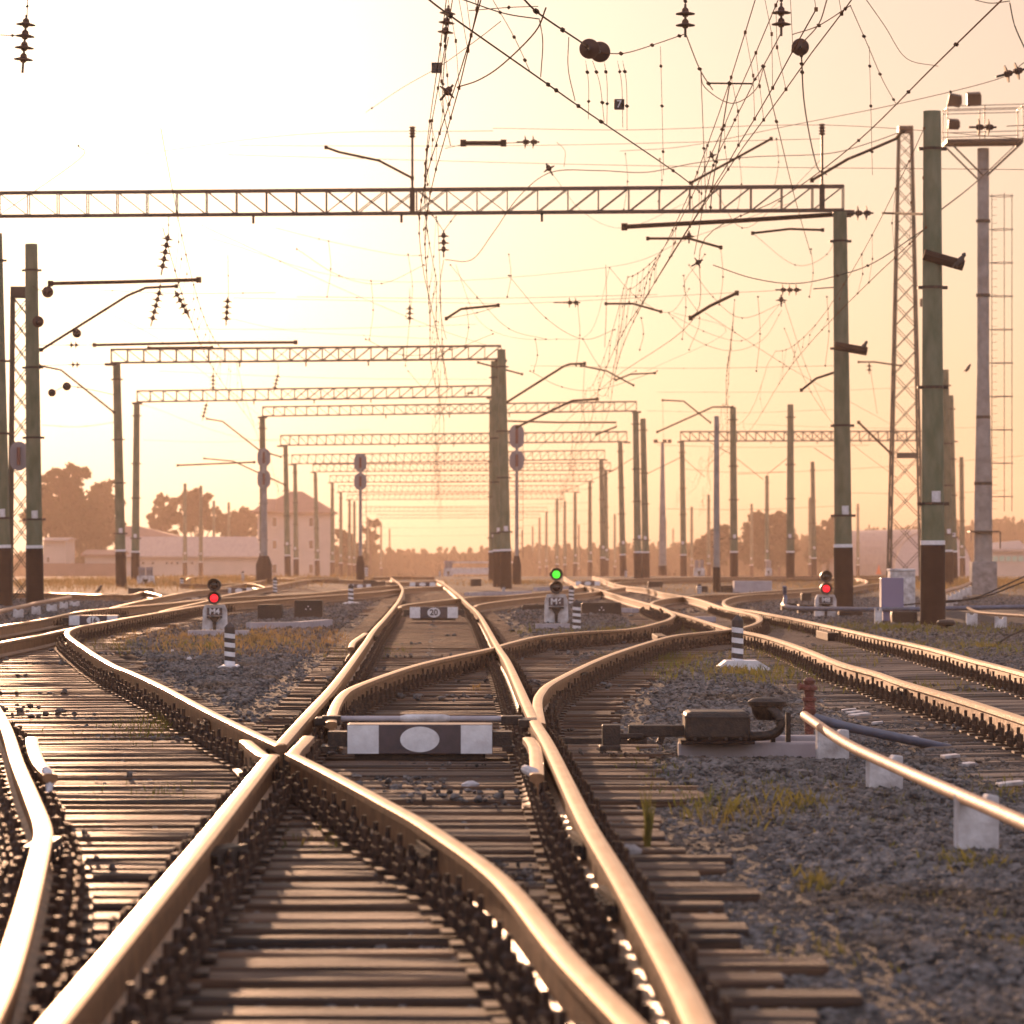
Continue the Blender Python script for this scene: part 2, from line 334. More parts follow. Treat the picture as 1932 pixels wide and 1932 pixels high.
SLM = [sleeper_mesh('sleeper', 1.0, M['wood'], s) for s in range(6)]
SLG = [sleeper_mesh('sleeper', 1.0, M['wood2'], s + 20) for s in range(4)]
SLEEPER_TOP = -0.197
FAST = {}
def fast_template():
    mb = MB()
    mb.box((0.105, 0, -0.190), (0.16, 0.14, 0.013))
    mb.box((0.062, 0, -0.160), (0.05, 0.075, 0.03))
    for sy in (-0.045, 0.045):
        mb.lathe([(0.010, -0.19), (0.010, -0.080)], (0.135, sy, 0), n=5)
        mb.lathe([(0.023, -0.165), (0.023, -0.130)], (0.135, sy, 0), n=6)
    mb.lathe([(0.012, -0.18), (0.012, -0.055)], (0.088, 0, 0), n=5)
    mb.lathe([(0.026, -0.150), (0.026, -0.112), (0.012, -0.10)], (0.088, 0, 0), n=6)
    return np.array(mb.v), mb.f
FTV, FTF = fast_template()
def fastenings(parent, items, name='fastenings'):
    """items: (x, y, angle) rail crossings; both sides of the rail"""
    if not items: return
    vs = []; fs = []; o = 0
    for (x, y, a) in items:
        for s in (0, math.pi):
            jj = random.uniform(0.85, 1.15)
            c, sn = math.cos(a + s), math.sin(a + s)
            t = FTV.copy(); t[:, 2] = -0.19 + (t[:, 2] + 0.19) * jj
            q = np.stack([t[:, 0] * c - t[:, 1] * sn + x, t[:, 0] * sn + t[:, 1] * c + y, t[:, 2]], 1)
            vs.append(q); fs += [tuple(i + o for i in ff) for ff in FTF]; o += len(t)
    me = bpy.data.meshes.new(name); me.from_pydata(np.concatenate(vs).tolist(), [], fs); me.materials.append(M['boltiron']); me.update()
    ob = bpy.data.objects.new(name, me); COL.objects.link(ob); ob.parent = parent; ob['kind'] = 'stuff'
    return ob
def place_sleepers(parent, items, meshes):
    """items: (cx, cy, length, angle, roll) sorted near to far. The 100 nearest are parts of their own, the rest one part"""
    items = sorted(items, key=lambda t: t[1])
    for k, (cx, cy, ln, a, roll) in enumerate(items[:98]):
        o = bpy.data.objects.new('sleeper', meshes[k * 7 % len(meshes)]); COL.objects.link(o); o.parent = parent
        o.location = (cx, cy, SLEEPER_TOP + random.uniform(-.016, 0.0)); o.rotation_euler = (random.uniform(-.05, .05), -roll + random.uniform(-.002, .002), a + random.uniform(-.014, .014)); o.scale = (ln, random.uniform(.78, 1.12), 1)
    if len(items) > 98:
        v = []; f = []; 
        for (cx, cy, ln, a, roll) in items[98:]:
            vv, ff = box_vf((cx, cy, SLEEPER_TOP - 0.08), (ln, 0.23, 0.16), Euler((0, -roll, a)).to_matrix()); o = len(v)
            v += [tuple(p) for p in vv]; f += [tuple(i + o for i in q) for q in ff]
        me = bpy.data.meshes.new('far_sleepers'); me.from_pydata(v, [], f); me.materials.append(meshes[0].materials[0]); me.update()
        o = bpy.data.objects.new('far_sleepers', me); COL.objects.link(o); o.parent = parent; o['kind'] = 'stuff'
def along(path, step, s0=0.0):
    """points and headings every `step` metres"""
    outp = []; acc = s0; 
    for a, b in zip(path, path[1:]):
        seg = (b - a).length
        while acc < seg:
            t = acc / seg; p = a.lerp(b, t); outp.append((p.x, p.y, math.atan2(b.y - a.y, b.x - a.x))); acc += step
        acc -= seg
    return outp
def crossings(paths, y):
    res = []
    for p in paths:
        for a, b in zip(p, p[1:]):
            if (a.y - y) * (b.y - y) < 0:
                res.append((a.x + (b.x - a.x) * (y - a.y) / (b.y - a.y), y, math.atan2(b.y - a.y, b.x - a.x) - math.pi / 2)); break
    return res

ta = empty('railway_track', (0, 0, 0), 'nearest track on brown timber sleepers, running straight up the middle of the yard', 'railway track')
tb = empty('railway_track', (0, 0, 0), 'track crossing the nearest one at the frog and bending away left behind M4', 'railway track')
td = empty('railway_track', (0, 0, 0), 'curved track branching right from the switch board with the blank white oval', 'railway track')
te = empty('railway_track', (0, 0, 0), 'track with tall bolts and whitened sleeper ends at the right edge, passing the M8 signal', 'railway track')
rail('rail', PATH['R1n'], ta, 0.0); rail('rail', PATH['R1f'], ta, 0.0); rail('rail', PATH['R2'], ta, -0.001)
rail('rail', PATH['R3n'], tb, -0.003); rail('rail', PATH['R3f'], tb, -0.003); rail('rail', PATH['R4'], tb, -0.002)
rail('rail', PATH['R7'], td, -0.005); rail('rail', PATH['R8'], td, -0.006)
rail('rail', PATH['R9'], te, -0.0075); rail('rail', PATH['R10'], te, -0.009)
# wing rails at the frog and check rails beside the outer rails
def short(pts, parent, z=-0.002, name='check_rail'): return rail(name, ground_path(pts, 6), parent, z)
short([(517, 1421), (505, 1421), (490, 1414), (463, 1392)], ta, -0.0115, 'wing_rail')
short([(552, 1418), (558, 1409), (571, 1396), (582, 1384)], ta, -0.0125, 'wing_rail')
mb = MB(); p = G(540, 1412, -0.06)
mb.box((p.x, p.y + .25, -0.10), (0.13, .9, 0.10)); mb.box((p.x - .03, p.y - .5, -0.12), (0.30, .5, 0.09), Matrix.Rotation(.1, 3, 'Z'))
mb.box((p.x, p.y - .55, -0.165), (0.40, .4, 0.03))
mb.build('frog_casting', M['iron'], ta)
cr1 = [(60, 1384), (62, 1400), (74, 1430), (95, 1452)]
short(cr1, tb, -0.02)
short([(997, 1384), (1008, 1400), (1012, 1425), (1013, 1452)], ta, -0.02)
short([(662, 1216), (668, 1205), (690, 1190)], ta, -0.03)
for (x0, y0, par) in ((93, 1458, tb), (1010, 1456, ta)):   # white painted flared ends
    a = G(x0, y0, -0.02); s = a.y / F
    mb = MB(); mb.tube([a + Vector((-.05, .25, 0)), a + Vector((-.01, .02, -.005)), a + Vector((.015, -.05, -.03)), a + Vector((.0, -.1, -.10)), a + Vector((.01, -.12, -.165))], [.022, .027, .024, .018, .026], n=8)
    mb.build('flared_end', M['whitedirty'], par, smooth=True)
def joint(pt, parent, side, ang=0, name='joint_bar'):
    """fishplate with bolts beside a rail joint"""
    mb = MB(); q = Matrix.Rotation(ang, 3, 'Z')
    for s in (-1, 1):
        mb.box(Vector(pt) + q @ Vector((s * 0.026, 0, -0.10)), (0.03, .55, 0.075), q)
        for k in (-.2, -.07, .07, .2): mb.box(Vector(pt) + q @ Vector((s * 0.055, k, -0.10)), (0.035, .035, 0.035), q)
    return mb.build(name, M['iron'], parent)
for (x, y, par, ang) in ((395, 1570, ta, -.33), (81, 1557, tb, 0), (1106, 1547, ta, .08), (818, 1563, tb, .12), (1166, 1647, ta, .08), (1707, 1284, te, 0), (1096, 1257, td, -.12), (1021, 1198, td, -.1), (1247, 1172, td, -.2), (395, 1340, tb, .1), (217, 1255, tb, .12), (704, 1190, ta, 0), (905, 1160, ta, 0), (1584, 1183, te, 0)):
    joint(G(x, y), par, 0, ang)
# heavy insulated joint covers
for (x, y, par) in ((1245, 1186, td), (1560, 1180, te)):
    p = G(x, y + 3); mb = MB(); mb.box((p.x, p.y, -0.125), (.15, 2.2, .12)); mb.build('joint_cover', M['bitumen'], par, bevel=.01)

itA = []; itB = []; itD = []; itE = []; fA = []; fB = []; fD = []; fE = []
y = 7.9
R1all = PATH['R1n'] + PATH['R1f']; R3all = PATH['R3n'] + PATH['R3f']
while y < 27.0:                       # long timbers shared by the crossing tracks
    xl = path_x(PATH['R4'], y); xr = path_x(PATH['R2'], y) or .4
    xl = -1.1 if xl is None else xl
    l = max(xl - .55, -4.2) + random.uniform(-.05, .05); r = xr + random.choice([.42, .44, .60]) + (0.25 if y > 20 else 0) + random.uniform(-.03, .03)
    itA.append(((l + r) / 2, y, r - l, 0, 0))
    fA += crossings([R1all, PATH['R2']], y); fB += crossings([R3all, PATH['R4']], y)
    y += 0.43 + random.uniform(-.02, .02)
while y < 52:
    l = path_x(PATH['R1f'], y) - .5; r8 = path_x(PATH['R8'], y) or 0; r = max(r8, path_x(PATH['R2'], y)) + .55 + random.uniform(-.05, .1)
    itA.append(((l + r) / 2, y, r - l, 0, 0))
    fA += crossings([PATH['R1f'], PATH['R2']], y)
    if y > 25: fD += crossings([PATH['R7'], PATH['R8']], y)
    y += 0.5 + random.uniform(-.02, .02)
while y < 135:
    l = path_x(PATH['R1f'], y); r = path_x(PATH['R2'], y)
    itA.append(((l + r) / 2, y, 2.7, 0, 0)); fA += crossings([PATH['R1f'], PATH['R2']], y) if y < 100 else []
    y += 0.55
for (px, py, a) in along([q for q in PATH['R3f'] if 27.4 < q.y < 120], 0.52):
    n = Vector((-math.sin(a), math.cos(a))); s = 1 if n.x < 0 else -1
    ln = 3.5 if py < 60 else 2.8
    off = ln / 2 - .55
    itB.append((px + n.x * s * off, py + n.y * s * off, ln, a - math.pi / 2, 0))
    if py < 90: fB.append((px, py, a - math.pi / 2)); fB.append((px + n.x * s * 1.5, py + n.y * s * 1.5, a - math.pi / 2))
for (px, py, a) in along([q for q in PATH['R8'] if 52 < q.y < 88], 0.52):
    n = Vector((-math.sin(a), math.cos(a)))
    itD.append((px + n.x * .76, py + n.y * .76, 2.8, a - math.pi / 2, 0)); fD.append((px, py, a - math.pi / 2)); fD.append((px + n.x * 1.5, py + n.y * 1.5, a - math.pi / 2))
yy = 5.0
while yy < 84:
    itE.append((4.03, yy, 2.75 if yy < 50 else 3.0, 0.0, 0.018)); fE += crossings([PATH['R9'], PATH['R10']], yy); yy += .5
for (cx, cy, ln, a, roll) in itE:          # whitened sleeper ends on the near side of the right track
    if cy < 34 and random.random() < .5:
        MB().box((0, 0, 0), (random.uniform(.06, .15), .14, .02), Euler((0, -.1, random.uniform(-.3, .3))).to_matrix()).build('whitewash_mark', M['whitedirty'], te, loc=(cx - ln / 2 + .1, cy + random.uniform(-.03, .03), SLEEPER_TOP - .018), bevel=.004)
place_sleepers(ta, itA, SLM); place_sleepers(tb, itB, SLM); place_sleepers(td, itD, SLM); place_sleepers(te, itE, SLG)
fastenings(ta, fA); fastenings(tb, fB); fastenings(td, fD); fastenings(te, fE)

far_tracks = [(('R5',), 'single rail coming in from the left edge in front of the number 16 board', 1),
              (('R12',), 'rail curling back from the right behind the M6 signal towards pole by M8 signal', 1),
              (('R13', 'R14'), 'curved connection crossing behind the number 20 board towards the green signal', 2),
              (('T1',), 'bright rail lying level across the left distance in front of the dry grass', 1),
              (('T2', 'T4a'), 'track running behind the red M4 signal into the left distance', 2),
              (('T4b',), 'short bright curved rail behind the M4 signal with the small board below it', 1),
              (('T5a', 'T5b'), 'farthest track on the left, passing below the tower house', 2),
              (('U1', 'U2'), 'farthest cross track where the middle track meets the crest', 2),
              (('V1', 'V2'), 'far track lying level across the right distance behind the lilac concrete block', 2)]
zz = -0.014
for names, lab, n in far_tracks:
    e = empty('railway_track', (0, 0, 0), lab, 'railway track')
    its = []
    for nm in names:
        zz -= 0.0015; rail('rail', PATH[nm], e, zz)
    base = PATH[names[0]]; its = []
    for (px, py, a) in along(base, 0.9 if names[0] != 'R13' else .6):
        if py > 235: continue
        n_ = Vector((-math.sin(a), math.cos(a))); s = 1 if n_.y > 0 else -1
        its.append((px + n_.x * s * .7, py + n_.y * s * .7, 2.7, a - math.pi / 2, 0))
    if its: place_sleepers(e, its[:97], SLM[:1])

# ------------------------------------------------------------------ ground
RS = np.array([(p.x, p.y) for k, pth in PATH.items() for p in (pth if k not in () else []) if p.y < 140])
# denser samples
dense = []
for k, pth in PATH.items():
    for a, b in zip(pth, pth[1:]):
        if a.y > 140: continue
        n = max(1, int((b - a).length / 0.5))
        for i in range(n): q = a.lerp(b, i / n); dense.append((q.x, q.y))
RS = np.array(dense)
def rail_dist(xy):
    outd = np.full(len(xy), 9.0)
    order = np.argsort(RS[:, 1]); S = RS[order]
    for y0 in np.arange(0, 160, 4.0):
        m = (xy[:, 1] >= y0) & (xy[:, 1] < y0 + 4)
        if not m.any(): continue
        c = S[(S[:, 1] > y0 - 2) & (S[:, 1] < y0 + 6)]
        if len(c) == 0: continue
        p = xy[m]; res = np.full(len(p), 9.0)
        for i in range(0, len(p), 4000):
            d = np.sqrt(((p[i:i + 4000, None, :] - c[None]) ** 2).sum(2)).min(1); res[i:i + 4000] = d
        outd[m] = res
    return outd
def lump(x, y):
    return 0.5 * (np.sin(x * 3.1 + 1.3 * np.sin(y * 1.7)) * np.sin(y * 2.3 + x) + np.sin(x * 7.7 + y * 3.9) * .5 + np.sin(y * 9.1 - x * 4.3) * .3)
def ground_h(x, y, rd):
    base = np.where(y < 250, -0.23, -0.23 - (y - 250) * 0.0052)
    base = np.where(y > 1200, -0.23 - 950 * 0.0052, base)
    sh = np.clip((rd - 0.55) / 0.5, 0, 1)
    return base - 0.008 + sh * 0.028 + lump(x, y) * 0.022 * np.clip((160 - y) / 60, 0, 1) * (0.4 + .6 * sh)
ys = np.concatenate([np.linspace(-30, 6, 10), np.linspace(6.3, 30, 300), np.linspace(30.1, 80, 260), np.linspace(80.5, 250, 160), np.linspace(256, 1200, 40), np.array([1600, 2500, 4500, 8000])])
us = np.concatenate([np.array([-1, -.7, -.45, -.3, -.22]), np.linspace(-.16, .16, 150), np.array([.22, .3, .45, .7, 1])])
gx = np.zeros((len(ys), len(us))); gy = np.zeros_like(gx)
for i, yv in enumerate(ys):
    wdt = max(abs(yv), 8.0); xs = us * wdt
    xs = np.where(np.abs(us) > .2, np.sign(us) * (np.abs(us) * 60 + wdt * np.abs(us)) * (1 if yv < 1000 else 3), xs)
    gx[i] = xs; gy[i] = yv
xy = np.stack([gx.ravel(), gy.ravel()], 1); rd = rail_dist(xy); z = ground_h(xy[:, 0], xy[:, 1], rd)
verts = np.stack([xy[:, 0], xy[:, 1], z], 1); nu = len(us); faces = []
for i in range(len(ys) - 1):
    for j in range(nu - 1): a = i * nu + j; faces.append((a, a + 1, a + nu + 1, a + nu))
me = bpy.data.meshes.new('ground'); me.from_pydata(verts.tolist(), [], faces); me.shade_smooth()
gm = bpy.data.materials.new('ballast_and_soil'); gm.use_nodes = True; t = gm.node_tree; b = t.nodes['Principled BSDF']; b.inputs['Roughness'].default_value = .9
tcn = t.nodes.new('ShaderNodeTexCoord')
def noise(sc, det=6, st=None):
    mp = t.nodes.new('ShaderNodeMapping'); t.links.new(tcn.outputs['Object'], mp.inputs[0])
    if st: mp.inputs['Scale'].default_value = st
    n = t.nodes.new('ShaderNodeTexNoise'); n.inputs['Scale'].default_value = sc; n.inputs['Detail'].default_value = det; t.links.new(mp.outputs[0], n.inputs[0]); return n
def rampn(inp, p0, p1, c0, c1):
    cr = t.nodes.new('ShaderNodeValToRGB'); cr.color_ramp.elements[0].position = p0; cr.color_ramp.elements[1].position = p1
    cr.color_ramp.elements[0].color = (*c0, 1); cr.color_ramp.elements[1].color = (*c1, 1); t.links.new(inp, cr.inputs[0]); return cr
vor = t.nodes.new('ShaderNodeTexVoronoi'); vor.inputs['Scale'].default_value = 40; t.links.new(tcn.outputs['Object'], vor.inputs[0])
cst = rampn(vor.outputs['Color'], .1, .9, (0.012, 0.010, 0.009), (0.075, 0.062, 0.054))
cso = rampn(noise(.9).outputs[0], .52, .72, (0, 0, 0), (1, 1, 1))
mx = t.nodes.new('ShaderNodeMix'); mx.data_type = 'RGBA'; t.links.new(cso.outputs[0], mx.inputs[0]); t.links.new(cst.outputs[0], mx.inputs[6])
soil = rampn(noise(7).outputs[0], .3, .7, (0.018, 0.014, 0.011), (0.050, 0.037, 0.026)); t.links.new(soil.outputs[0], mx.inputs[7])
# dry grass cover farther out to the left and right
sep = t.nodes.new('ShaderNodeSeparateXYZ'); t.links.new(tcn.outputs['Object'], sep.inputs[0])
def mathn(op, a, b_=None):
    n = t.nodes.new('ShaderNodeMath'); n.operation = op
    for i, q in enumerate((a, b_)):
        if q is None: continue
        if isinstance(q, (int, float)): n.inputs[i].default_value = q
        else: t.links.new(q, n.inputs[i])
    return n.outputs[0]
lx = mathn('MULTIPLY', mathn('SUBTRACT', mathn('MULTIPLY', sep.outputs[0], -1.0), 9.0), .18)
ly = mathn('MULTIPLY', mathn('SUBTRACT', sep.outputs[1], 118.0), .06)
both = mathn('MINIMUM', lx, ly)
far = mathn('MULTIPLY', mathn('SUBTRACT', sep.outputs[1], 240.0), .02)
gr = mathn('MAXIMUM', both, far)
nz = noise(.5); msk = mathn('ADD', gr, mathn('SUBTRACT', nz.outputs[0], .5)); 
cl = t.nodes.new('ShaderNodeClamp'); t.links.new(msk, cl.inputs[0])
dry = rampn(noise(2.5).outputs[0], .3, .7, (0.14, 0.09, 0.045), (0.26, 0.17, 0.09))
mx2 = t.nodes.new('ShaderNodeMix'); mx2.data_type = 'RGBA'; t.links.new(cl.outputs[0], mx2.inputs[0]); t.links.new(mx.outputs[2], mx2.inputs[6]); t.links.new(dry.outputs[0], mx2.inputs[7])
t.links.new(mx2.outputs[2], b.inputs['Base Color'])
bp = t.nodes.new('ShaderNodeBump'); bp.inputs['Strength'].default_value = .9; bp.inputs['Distance'].default_value = .04
t.links.new(vor.outputs['Distance'], bp.inputs['Height']); t.links.new(bp.outputs[0], b.inputs['Normal'])
me.materials.append(gm)
o = bpy.data.objects.new('ground', me); COL.objects.link(o); o['kind'] = 'structure'

# ballast stones -----------------------------------------------------
def stones(name, zones, label):
    P = []; S = []
    for (y0, y1, dens, s0, s1) in zones:
        a0 = .19 if y1 < 61 else .14
        n = int(dens * a0 * (y1 * y1 - y0 * y0))
        yv = np.sqrt(np.random.rand(n) * (y1 * y1 - y0 * y0) + y0 * y0); xv = (np.random.rand(n) * 2 - 1) * a0 * yv
        P.append(np.stack([xv, yv], 1)); S.append(np.random.uniform(s0, s1, n) * np.random.choice([.6, 1, 1, 1.35], n))
    P = np.concatenate(P); S = np.concatenate(S); rd = rail_dist(P)
    near_x = np.abs(lump(P[:, 0] * .35, P[:, 1] * .3))
    keep = (rd > .82) & (np.random.rand(len(P)) < .80 + near_x * 1.2) | ((rd > .14) & (np.random.rand(len(P)) < .22 + .35 * near_x))
    P = P[keep]; S = S[keep]; rd = rd[keep]; n = len(P)
    z = ground_h(P[:, 0], P[:, 1], rd) + S * np.where(rd < .82, -.14, .28)
    nx_ = np.abs(lump(P[:, 0] * .35, P[:, 1] * .3)); z = np.where((rd < .9) & (np.random.rand(n) < .10 * (nx_ > .55)) & (P[:, 1] > 14), SLEEPER_TOP + S * .3, z)
    ic = np.array([(-.53, .85, 0), (.53, .85, 0), (-.53, -.85, 0), (.53, -.85, 0), (0, -.53, .85), (0, .53, .85), (0, -.53, -.85), (0, .53, -.85), (.85, 0, -.53), (.85, 0, .53), (-.85, 0, -.53), (-.85, 0, .53)])
    icf = np.array([(0, 11, 5), (0, 5, 1), (0, 1, 7), (0, 7, 10), (0, 10, 11), (1, 5, 9), (5, 11, 4), (11, 10, 2), (10, 7, 6), (7, 1, 8), (3, 9, 4), (3, 4, 2), (3, 2, 6), (3, 6, 8), (3, 8, 9), (4, 9, 5), (2, 4, 11), (6, 2, 10), (8, 6, 7), (9, 8, 1)])
    V = ic[None] * np.random.uniform(.6, 1.25, (n, 12, 1)) * np.random.uniform(.6, 1.3, (n, 1, 3)) * S[:, None, None]
    a = np.random.rand(n) * 6.28; c, s = np.cos(a)[:, None], np.sin(a)[:, None]
    x = V[..., 0] * c - V[..., 1] * s; yv = V[..., 0] * s + V[..., 1] * c
    V = np.stack([x + P[:, :1], yv + P[:, 1:2], V[..., 2] * .75 + z[:, None]], 2).reshape(-1, 3)
    Fc = (icf[None] + (np.arange(n) * 12)[:, None, None]).reshape(-1)
    me = bpy.data.meshes.new(name); me.vertices.add(len(V)); me.vertices.foreach_set('co', V.astype(np.float32).ravel())
    nf = n * 20; me.loops.add(nf * 3); me.loops.foreach_set('vertex_index', Fc.astype(np.int32)); me.polygons.add(nf)
    me.polygons.foreach_set('loop_start', np.arange(0, nf * 3, 3, dtype=np.int32)); me.update(calc_edges=True); me.shade_flat(); me.materials.append(M['stone'])
    o = bpy.data.objects.new(name, me); COL.objects.link(o); tag(o, label, 'gravel', kind='stuff'); return o
stones('ballast_gravel', [(7.5, 16, 2300, .009, .021), (16, 30, 1250, .011, .024), (30, 60, 330, .016, .033), (60, 120, 60, .022, .045)], 'grey crushed stone ballast heaped between the tracks')

# grass ---------------------------------------------------------------
def grass(name, patches, m, label):
    V = []; Fc = []
    for (x, y, rx, ry, n, h) in patches:
        tall = .25 if h > .2 and n < 100 else 1.0
        c = G(x, y, -0.22)
        for _ in range(n):
            a = random.random() * 6.28; r = random.random() ** .5 if tall < 1 else random.random() * 1.9; px = c.x + math.cos(a) * r * rx; py = c.y + math.sin(a) * r * ry
            hh = h * random.uniform(.4, 1.2); wv = max(.003, py * .00009) * random.uniform(.7, 1.4); t_ = random.random() * 6.28; dx, dy = math.cos(t_), math.sin(t_)
            ln = random.uniform(.1, .6) * hh * tall; wv *= (.6 if tall < 1 else 1); la = random.random() * 6.28; o = len(V); z0 = -.225
            V += [(px - dx * wv, py - dy * wv, z0), (px + dx * wv, py + dy * wv, z0), (px + math.cos(la) * ln * .4 + dx * wv * .6, py + math.sin(la) * ln * .4, z0 + hh * .6), (px + math.cos(la) * ln, py + math.sin(la) * ln, z0 + hh)]
            Fc += [(o, o + 1, o + 2), (o, o + 2, o + 3)]
    me = bpy.data.meshes.new(name); me.from_pydata(V, [], Fc); me.materials.append(m); me.update()
    o = bpy.data.objects.new(name, me); COL.objects.link(o); tag(o, label, 'grass', kind='stuff')
grass('green_grass', [(1400, 1275, .55, 2.0, 1100, .10), (1380, 1535, .16, .8, 260, .08), (1500, 1525, .1, .4, 140, .1), (1535, 1672, .05, .25, 110, .07), (1450, 1490, .35, 1.6, 260, .06), (1650, 1560, .3, 1.2, 260, .05), (1750, 1700, .25, .8, 200, .045), (1880, 1500, .3, 1.0, 220, .05), (1250, 1450, .15, 1.5, 120, .05), (1560, 1800, .12, .5, 60, .04), (700, 1230, .3, 3, 300, .07), (300, 1390, .5, 1.0, 160, .06), (1222, 1600, .014, .05, 60, .24), (1830, 1640, .12, .3, 260, .07),
     (1150, 1193, .9, 3.0, 900, .10), (1260, 1245, .5, 2, 700, .08), (1700, 1190, 1.6, 3, 2200, .12), (1850, 1225, 1.0, 3, 1500, .1), (400, 1222, .8, 3, 900, .1), (300, 1500, .3, .5, 60, .06), (640, 1590, .2, .4, 160, .05),
     (1905, 1790, .12, .25, 160, .05), (1600, 1500, .3, 1.0, 260, .06), (1520, 1240, .5, 3, 500, .1), (320, 1372, .22, .8, 300, .1), (1740, 1300, .6, 1.5, 300, .08)], M['grassg'], 'low green weeds growing in the ballast')
grass('dry_grass', [(480, 1213, .7, 5.0, 1900, .12), (350, 1205, 1.0, 5, 1500, .10), (560, 1225, .4, 3, 600, .08), (180, 1102, 4, 22, 2600, .22), (330, 1105, 4, 20, 1800, .22), (100, 1100, 3, 25, 1800, .22), (440, 1095, 5, 20, 2500, .3),
     (900, 1300, .05, .5, 60, .05), (1600, 1110, 6, 20, 3500, .14), (1880, 1100, 3, 25, 3500, .25), (1750, 1105, 4, 20, 2500, .2), (990, 1100, 3, 16, 1500, .15)], M['grassd'], 'dry orange grass and weeds lit from behind between the tracks')
# ------------------------------------------------------------------ concrete catenary poles
def make_pole():
    e = empty('catenary_pole')
    MB().lathe([(0.225, 0), (0.205, 2.0), (0.16, 9.3)], n=20).build('shaft', M['pole'], e, smooth=True)
    MB().lathe([(0.231, -0.3), (0.223, 1.48)], n=20).build('painted_base', M['bitumen'], e, smooth=True)
    MB().lathe([(0.225, 1.48), (0.224, 1.56)], n=20).build('white_band', M['whitew'], e, smooth=True)
    mb = MB(); mb.box((0.02, -0.215, 2.35), (0.16, .012, .2)); mb.build('number_plate', M['whitedirty'], e)
    for z, r in ((8.6, .182), (6.1, .197), (4.3, .205), (2.2, .217)):
        mb = MB(); mb.lathe([(r, z), (r, z + .05)], n=16); mb.box((r + .03, 0, z + .02), (.1, .05, .06)); mb.box((-r - .03, 0, z + .02), (.08, .05, .06))
        mb.build('clamp_band', M['iron'], e)
    return freeze(e)
POLE0 = make_pole(); used_pole = [False]
def pole(x, ytop, label, xb=None, group=None, h=9.3, cat='concrete pole', src=None):
    d = 60450.0 / (HZ - ytop)
    for _ in range(4): d = F * (h + gz(d) - CZ) / (HZ - ytop)
    if used_pole[0]: e = copy_tree(POLE0)
    else: e = POLE0; used_pole[0] = True
    xb = x if xb is None else xb
    base = W(xb, 0, d); base.z = gz(d); e.location = base
    lean = (x - xb) * d / F / h
    e.rotation_euler = (random.uniform(-.003, .003), lean, random.uniform(-.4, .4) if d > 200 else 0.1)
    tag(e, label, cat, group)
    return e, d
pole(1758, 210, 'thick green pole with black base, tallest and nearest, beside the floodlight mast', 1760)
pole(1585, 400, 'green pole with black base right behind the red M8 signal', 1592)
pole(59, 460, 'leftmost full pole, sun bleached, standing before the left lattice mast', 66)
pole(-8, 440, 'pole cut by the left edge of the picture', 6)
pole(946, 659, 'right one of the twin poles in the middle of the yard', 955)
pole(933.5, 681, 'left one of the twin poles in the middle, carrying the crossbeam', 941)
pole(929, 754, 'third pole half hidden behind the left twin pole', 930)
pole(220, 685, 'sunlit pole at the left end of the second crossbeam', 229)
pole(258, 760, 'pole at the left end of the third crossbeam, beside the small signal box', 255)
pole(1199, 777, 'pole at the right end of the fourth crossbeam', 1204)
pole(1213, 789.6, 'free standing pole just right of the fourth crossbeam end', 1219)
pole(1170, 833, 'pole at the right end of the fifth crossbeam', 1176)
pole(538.6, 841, 'pole before the tower house at the left end of the fifth crossbeam', 543)
pole(556, 876, 'pole before the tower house at the left end of the sixth crossbeam', 559)
pole(1134, 867, 'pole at the right end of the sixth crossbeam', 1138)
pole(1142.6, 888, 'pole close behind the right end of the sixth crossbeam', 1144)
pole(594.6, 892, 'pole before the right edge of the tower house roof', 599)
pole(1382.8, 768, 'green pole with black base beside the lilac concrete block', 1385)
pole(1491.5, 763, 'tall green pole standing alone between the lilac block and the M8 signal', 1491)
pole(1782.5, 697.5, 'pole half hidden right behind the thickest pole', 1789)
pole(1792.6, 746, 'second pole in the row behind the thickest pole', 1799)
pole(1814, 862, 'thin pole standing clear right of the row behind the thickest pole', 1816)
pole(495, 786, 'pole behind the left round disc signal, end of the fourth crossbeam', 497)
pole(1287, 835, 'pole at the left end of the right hand crossbeam', 1290)
pole(1533, 871, 'pole between the free green pole and the M8 signal', 1536)
farp = [(1113, 908), (627, 911), (1085, 928), (643, 928), (1051, 940), (1065.6, 945), (659.4, 941), (668.6, 945), (1031, 965), (1018, 975), (1005, 987), (349, 912), (379, 916), (403.5, 944), (431.6, 947), (467, 968),
        (1447, 897), (1337, 933), (1528, 938), (1305, 955), (1618.6, 950), (694, 973), (719, 982), (1160, 968), (1172, 975), (1255, 975), (1270, 990), (1418, 950), (1470, 965), (1560, 985), (1500, 990), (1092, 985), (1640, 985), (735, 990), (985, 992)]
order = ['', 'second ', 'third ', 'fourth ', 'fifth ', 'sixth ', 'seventh ', 'eighth ', 'ninth ', 'tenth ', 'eleventh ', 'twelfth ', 'thirteenth ', 'fourteenth ']
def zone(x): return 0 if x < 480 else 1 if x < 800 else 2 if x < 1130 else 3 if x < 1290 else 4
znames = ['far poles before the long shed', 'far poles right of the tower house', 'far poles between twin poles and sixth crossbeam', 'far poles between sixth and right crossbeam', 'far poles before the right wood']
for zi in range(5):
    g = sorted([q for q in farp if zone(q[0]) == zi])
    for i, (x, yt) in enumerate(g):
        pole(x, yt, f'{order[i] or "first "}from left of the {znames[zi]}'.strip(), group='far poles of the yard')

